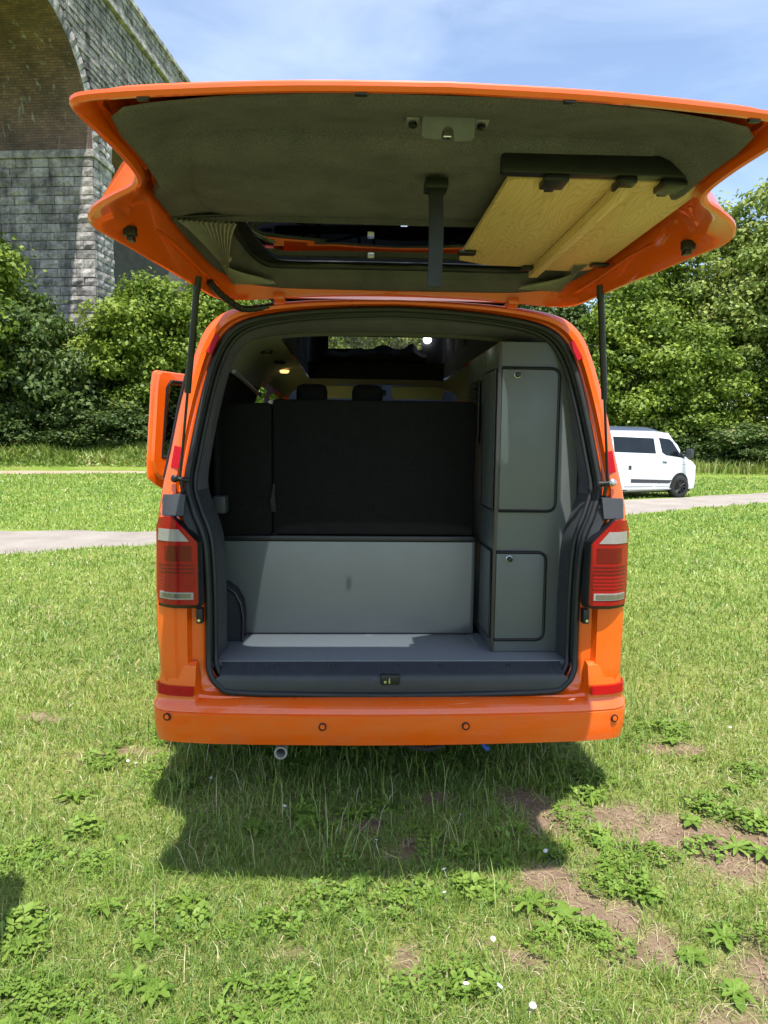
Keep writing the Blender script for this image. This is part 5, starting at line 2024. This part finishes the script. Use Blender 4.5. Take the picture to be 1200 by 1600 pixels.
def clump_mesh(seed, nl, rad, lf):
    """loose clump of small ovate or three-part leaves on short stalks"""
    r_ = np.random.default_rng(seed)
    V, F, T = [], [], []
    for i in range(nl):
        a, rr_ = r_.uniform(0, 6.28), rad * math.sqrt(r_.random())
        c = np.array([math.cos(a) * rr_, math.sin(a) * rr_, r_.uniform(.012, .04) * (1.3 - rr_ / rad)])
        tnt = np.clip(r_.normal(.5, .2), 0, 1)
        tilt = r_.normal(0, .3, 2)
        base_a = r_.uniform(0, 6.28)
        for part in range(r_.choice([1, 3, 3])):
            aa = base_a + part * 2.09
            l_ = lf * r_.uniform(.7, 1.3)
            w2 = l_ * r_.uniform(.55, .8)
            d = np.array([math.cos(aa), math.sin(aa), 0])
            d[2] = tilt[0] * d[0] + tilt[1] * d[1]
            p_ = np.array([-d[1], d[0], tilt[1] * d[0] - tilt[0] * d[1]])
            k = len(V)
            for q_ in (c, c + d * l_ * .45 + p_ * w2 * .5, c + d * l_ * .85 + p_ * w2 * .3, c + d * l_, c + d * l_ * .85 - p_ * w2 * .3, c + d * l_ * .45 - p_ * w2 * .5, c + d * l_ * .5 - np.array([0, 0, .15 * w2])):
                V.append(q_)
                T.append(tnt)
            F += [(k + 6, k, k + 1), (k + 6, k + 1, k + 2), (k + 6, k + 2, k + 3), (k + 6, k + 3, k + 4), (k + 6, k + 4, k + 5), (k + 6, k + 5, k)]
    return numpy_mesh('weed', np.array(V), np.array(F).ravel(), np.full(len(F), 3), WEED, parent=False, tint=np.array(T))


ROS = [rosette_mesh(40, 8, .075, .030), rosette_mesh(41, 10, .065, .024), rosette_mesh(42, 12, .085, .018), clump_mesh(43, 40, .075, .020), clump_mesh(44, 60, .095, .017), clump_mesh(45, 34, .07, .026), clump_mesh(46, 75, .12, .018), clump_mesh(47, 50, .085, .022)]
WEEDS = [(1.424, .717), (1.317, -.028), (1.178, -.149), (1.141, -.327), (.964, -.803), (1.071, -.791), (1.262, -.329), (.764, -.232), (.796, -.582), (.762, -.437), (.788, -.547), (.556, -.354), (.444, -.225), (.361, -.389),
         (.229, -.346), (.15, -.423), (.239, -.568), (.415, -.638), (.501, -.703), (.14, -.936), (.168, -.984), (.009, -.991), (-.346, -.043), (-.535, -.158), (-.27, -.588), (-.859, .208), (-.341, -.116), (-.186, -.59), (.882, -1.027),
         (.828, -.88), (-.017, -.561), (-.483, -.942), (-.32, -.992), (-.402, -.708), (1.409, -.154), (.602, -.82), (.409, -.815), (1.334, -.372), (-1.193, -.143), (-1.311, .105), (-1.167, -.688), (-.354, -1.003)]
extra = []
while len(extra) < 170:
    x, y = rng.uniform(-1.4, 1.7), rng.uniform(-1.25, .9)
    if vnoise(x + 3, y + 8, .3) > .50 and soil(np.array([x]), np.array([y]))[0] < .75:
        extra.append((x, y))
for i, (x, y) in enumerate(WEEDS + extra):
    o = link('weed', ROS[rng.integers(len(ROS))])
    s = rng.uniform(.75, 1.15) if i < len(WEEDS) else rng.uniform(.5, 1.0)
    o.location = (x, y, float(height(x, y)) + .012)
    o.rotation_euler = (rng.uniform(-.15, .15), rng.uniform(-.15, .15), rng.uniform(0, 6.28))
    o.scale = (s, s, s)
    tag(o, 'low broad-leaved weed clump growing in the lawn behind the van', 'weed', 'weed clumps in the lawn')

PETAL = pbr('white_petal', (.75, .74, .72), .8)
DAISY = MB()
for k in range(9):
    a = 2 * math.pi * k / 9
    d = Vector((math.cos(a), math.sin(a), 0))
    p_ = Vector((-d.y, d.x, 0))
    DAISY.add([d * .002 + p_ * .001, d * .009 + p_ * .003 + Vector((0, 0, .002)), d * .0115 + Vector((0, 0, .001)), d * .009 - p_ * .003 + Vector((0, 0, .002)), d * .002 - p_ * .001], [(0, 1, 2, 3, 4)])
DAISY.lathe([(.0001, .004), (.003, .0035), (.0045, .001)], (0, 0, 0), 'Z', 8)
DAISY.tube([(0, 0, 0), (.002, .001, -.03), (0, 0, -.06)], .001, 4)
d0 = DAISY.build('daisy', PETAL, None, 0, fix=False)
dm = d0.data
bpy.data.objects.remove(d0)
for x, y in [(-1.184, .378), (-1.142, .352), (-.775, .2), (-.436, -.037), (-.076, -.282), (.262, -.115), (.531, -.378), (.15, -.478), (.136, -.602), (.252, -.827), (.144, -1.001), (.233, -1.013), (.306, -1.084), (-1.696, .425), (1.794, .711)]:
    o = link('daisy', dm)
    o.location = (x, y, float(height(x, y)) + .040)
    o.rotation_euler = (rng.uniform(-.6, .1), rng.uniform(-.4, .4), rng.uniform(0, 6))
    s = rng.uniform(.6, .95)
    o.scale = (s, s, s)
    tag(o, 'small white daisy flower head in the grass behind the van', 'daisy', 'daisies in the lawn')

# loose crumbs of soil and dead straw on the bare patches
cx_ = rng.uniform(-1.6, 1.9, 60000)
cy2 = rng.uniform(-1.35, 1.1, 60000)
ok = soil(cx_, cy2) > .35
cx_, cy2 = cx_[ok][:5200], cy2[ok][:5200]
nc_ = len(cx_)
sz = .0016 + .006 * rng.random(nc_) ** 4
octa = np.array([(1, 0, 0), (0, 1, 0), (-1, 0, 0), (0, -1, 0), (0, 0, 1), (0, 0, -1)], float)
jit = 1 + rng.uniform(-.35, .35, (nc_, 6, 1))
V = np.stack([cx_, cy2, height(cx_, cy2) + sz * .4], 1)[:, None, :] + octa[None] * sz[:, None, None] * jit
tri = np.array([(0, 1, 4), (1, 2, 4), (2, 3, 4), (3, 0, 4), (1, 0, 5), (2, 1, 5), (3, 2, 5), (0, 3, 5)])
loops = ((np.arange(nc_) * 6)[:, None, None] + tri[None]).ravel()
CRUMB = pbr('soil_crumb', (0.27, 0.19, 0.13), .95, var=.35, vscale=30)
o = numpy_mesh('soil_crumbs', V.reshape(-1, 3), loops, np.full(nc_ * 8, 3), CRUMB)
tag(o, 'loose crumbs of dry soil on the bare patches', kind='stuff')
tx = rng.uniform(-1.7, 1.9, 14000)
ty = rng.uniform(-1.35, 1.2, 14000)
ok = (soil(tx, ty) > .2) | (rng.random(14000) < .25)
tx, ty = tx[ok][:5000], ty[ok][:5000]
blades('dead_straw', tx, ty, rng.uniform(.02, .06, len(tx)), np.full(len(tx), .0022), rng.uniform(1.6, 2.2, len(tx)), rng.uniform(.86, 1, len(tx)), GRASS, 'dead straw lying flat on the soil and lawn')

# ------------------------------------------------------------------ person just outside the left edge, whose shadow falls on the lawn
SKIN = pbr('skin', (.52, .32, .23), .55, var=.06)
SHIRT = pbr('navy_shirt', (.03, .045, .10), .9, var=.12, vscale=20)
DENIM = pbr('denim', (.06, .085, .15), .9, var=.15, vscale=30)
HAIR = pbr('brown_hair', (.05, .03, .018), .7, var=.3, vscale=40)
SHOE = pbr('shoe', (.05, .05, .05), .7)


def skin_obj(name, verts, edges, radii, mat, parent, root=0, sub=2):
    me = bpy.data.meshes.new(name)
    me.from_pydata(verts, edges, [])
    o = link(name, me, parent)
    o.modifiers.new('Skin', 'SKIN').use_smooth_shade = True
    if not me.skin_vertices:
        me.attributes  # layer appears with the modifier
    bm = bmesh.new()
    bm.from_mesh(me)
    lay = bm.verts.layers.skin.verify()
    for v_, r_ in zip(bm.verts, radii):
        v_[lay].radius = r_ if isinstance(r_, tuple) else (r_, r_)
    bm.verts.ensure_lookup_table()
    bm.verts[root][lay].use_root = True
    bm.to_mesh(me)
    bm.free()
    ss = o.modifiers.new('Subdivision', 'SUBSURF')
    ss.levels = ss.render_levels = sub
    me.materials.append(mat)
    return o


per = empty('person', (-1.25, -1.26, 0), R(90))
tag(per, 'person in navy shirt and jeans standing just left of the view', 'person')
bv = [(0, 0, .95), (0, .0, 1.12), (0, .01, 1.30), (0, .0, 1.43), (0, .01, 1.50), (0, .02, 1.56)]
be = [(0, 1), (1, 2), (2, 3), (3, 4), (4, 5)]
brd = [(.12, .085), (.11, .08), (.13, .085), (.085, .065), (.052, .052), (.055, .055)]
for sx in (-1, 1):
    k = len(bv)
    bv += [(sx * .18, 0, 1.41), (sx * .22, -.02, 1.14), (sx * .215, .10, .95), (sx * .20, .16, .90), (sx * .09, 0, .90), (sx * .10, .02, .50), (sx * .10, -.01, .10), (sx * .10, .10, .045)]
    be += [(3, k), (k, k + 1), (k + 1, k + 2), (k + 2, k + 3), (0, k + 4), (k + 4, k + 5), (k + 5, k + 6), (k + 6, k + 7)]
    brd += [.052, .043, .033, (.028, .016), .07, .05, .04, .035]
skin_obj('body', bv, be, brd, SKIN, per)
sv_ = [(0, 0, .90), (0, 0, 1.12), (0, .01, 1.30), (0, 0, 1.42), (-.18, 0, 1.41), (-.215, -.015, 1.20), (.18, 0, 1.41), (.215, -.015, 1.20)]
skin_obj('shirt', sv_, [(0, 1), (1, 2), (2, 3), (3, 4), (4, 5), (3, 6), (6, 7)], [(.185, .145), (.165, .128), (.182, .13), (.12, .095), .072, .062, .072, .062], SHIRT, per)
tv = [(0, 0, 1.0), (-.085, 0, .80), (-.10, .02, .50), (-.10, -.01, .08), (.085, 0, .80), (.10, .02, .50), (.10, -.01, .08), (0, 0, .90)]
skin_obj('trousers', tv, [(0, 7), (7, 1), (1, 2), (2, 3), (7, 4), (4, 5), (5, 6)], [(.14, .105), .092, .072, .062, .092, .072, .062, (.15, .115)], DENIM, per)
for sx in (-1, 1):
    skin_obj('shoe', [(sx * .10, -.06, .045), (sx * .10, .06, .045), (sx * .105, .17, .035)], [(0, 1), (1, 2)], [.045, .046, (.042, .03)], SHOE, per)
    fv, fed, frd = [(sx * .20, .16, .90)], [], [.026]
    for i, (dx, ln2) in enumerate(((-.024, .07), (-.008, .08), (.008, .075), (.024, .06))):
        k = len(fv)
        fv += [(sx * .20 + dx * .9, .205, .885), (sx * .20 + dx, .205 + ln2 * .5, .872), (sx * .20 + dx, .205 + ln2 * .85, .845)]
        fed += [(0, k), (k, k + 1), (k + 1, k + 2)]
        frd += [.0095, .0085, .0075]
    k = len(fv)
    fv += [(sx * .165, .175, .89), (sx * .15, .215, .88)]
    fed += [(0, k), (k, k + 1)]
    frd += [.011, .009]
    skin_obj('hand', fv, fed, frd, SKIN, per)
hdm = MB()
rings_h = []
for i in range(15):
    t = i / 14
    ph = math.pi * t
    z = 1.66 - .125 * math.cos(ph)
    wx_ = .078 * math.sin(ph) ** .8 * (0.82 + .18 * t)
    ring_ = []
    for k in range(20):
        a = 2 * math.pi * k / 20
        y = .098 * math.sin(ph) ** .8 * math.sin(a)
        x = wx_ * math.cos(a)
        face = max(0, math.sin(a))
        if face > .9 and 1.60 < z < 1.67:
            y += .034 * (1 - abs(z - 1.625) / .05 if abs(z - 1.625) < .05 else 0) * (1 if face > .97 else .35)
        if face > .8 and 1.665 < z < 1.70:
            y -= .008
        ring_.append((x, .02 + y, z))
    rings_h.append(ring_)
hdm.loft(rings_h, True)
hdm.build('head', SKIN, per, 80)
for sx in (-1, 1):
    MB().lathe([(.0001, -.004), (.010, 0), (.0001, .006)], (sx * .03, .104, 1.675), 'Y', 10).build('eye', pbr('eye', (.7, .7, .7), .2) if 'eye' not in MATS else MATS['eye'], per)
    MB().box(sx * .078 - .008, sx * .078 + .008, .0, .035, 1.62, 1.69, .006).build('ear', SKIN, per, 60)
MB().box(-.026, .026, .106, .116, 1.588, 1.596, .003).build('mouth', pbr('lips', (.35, .14, .12), .5), per, 60)
hm = MB()
rings_k = []
for i in range(10):
    ph = math.pi * (1 - i / 9 * .62)
    z = 1.665 - .138 * math.cos(ph)
    rings_k.append([(.088 * math.sin(ph) ** .7 * math.cos(a), .008 + .108 * math.sin(ph) ** .7 * math.sin(a) * (1 if math.sin(a) < 0 else interp(z, [1.60, 1.70, 1.74], [.0, .35, .98])), z) for a in np.linspace(0, 2 * math.pi, 22, endpoint=False)])
hm.loft(rings_k, True)
hm.build('hair', HAIR, per, 80)
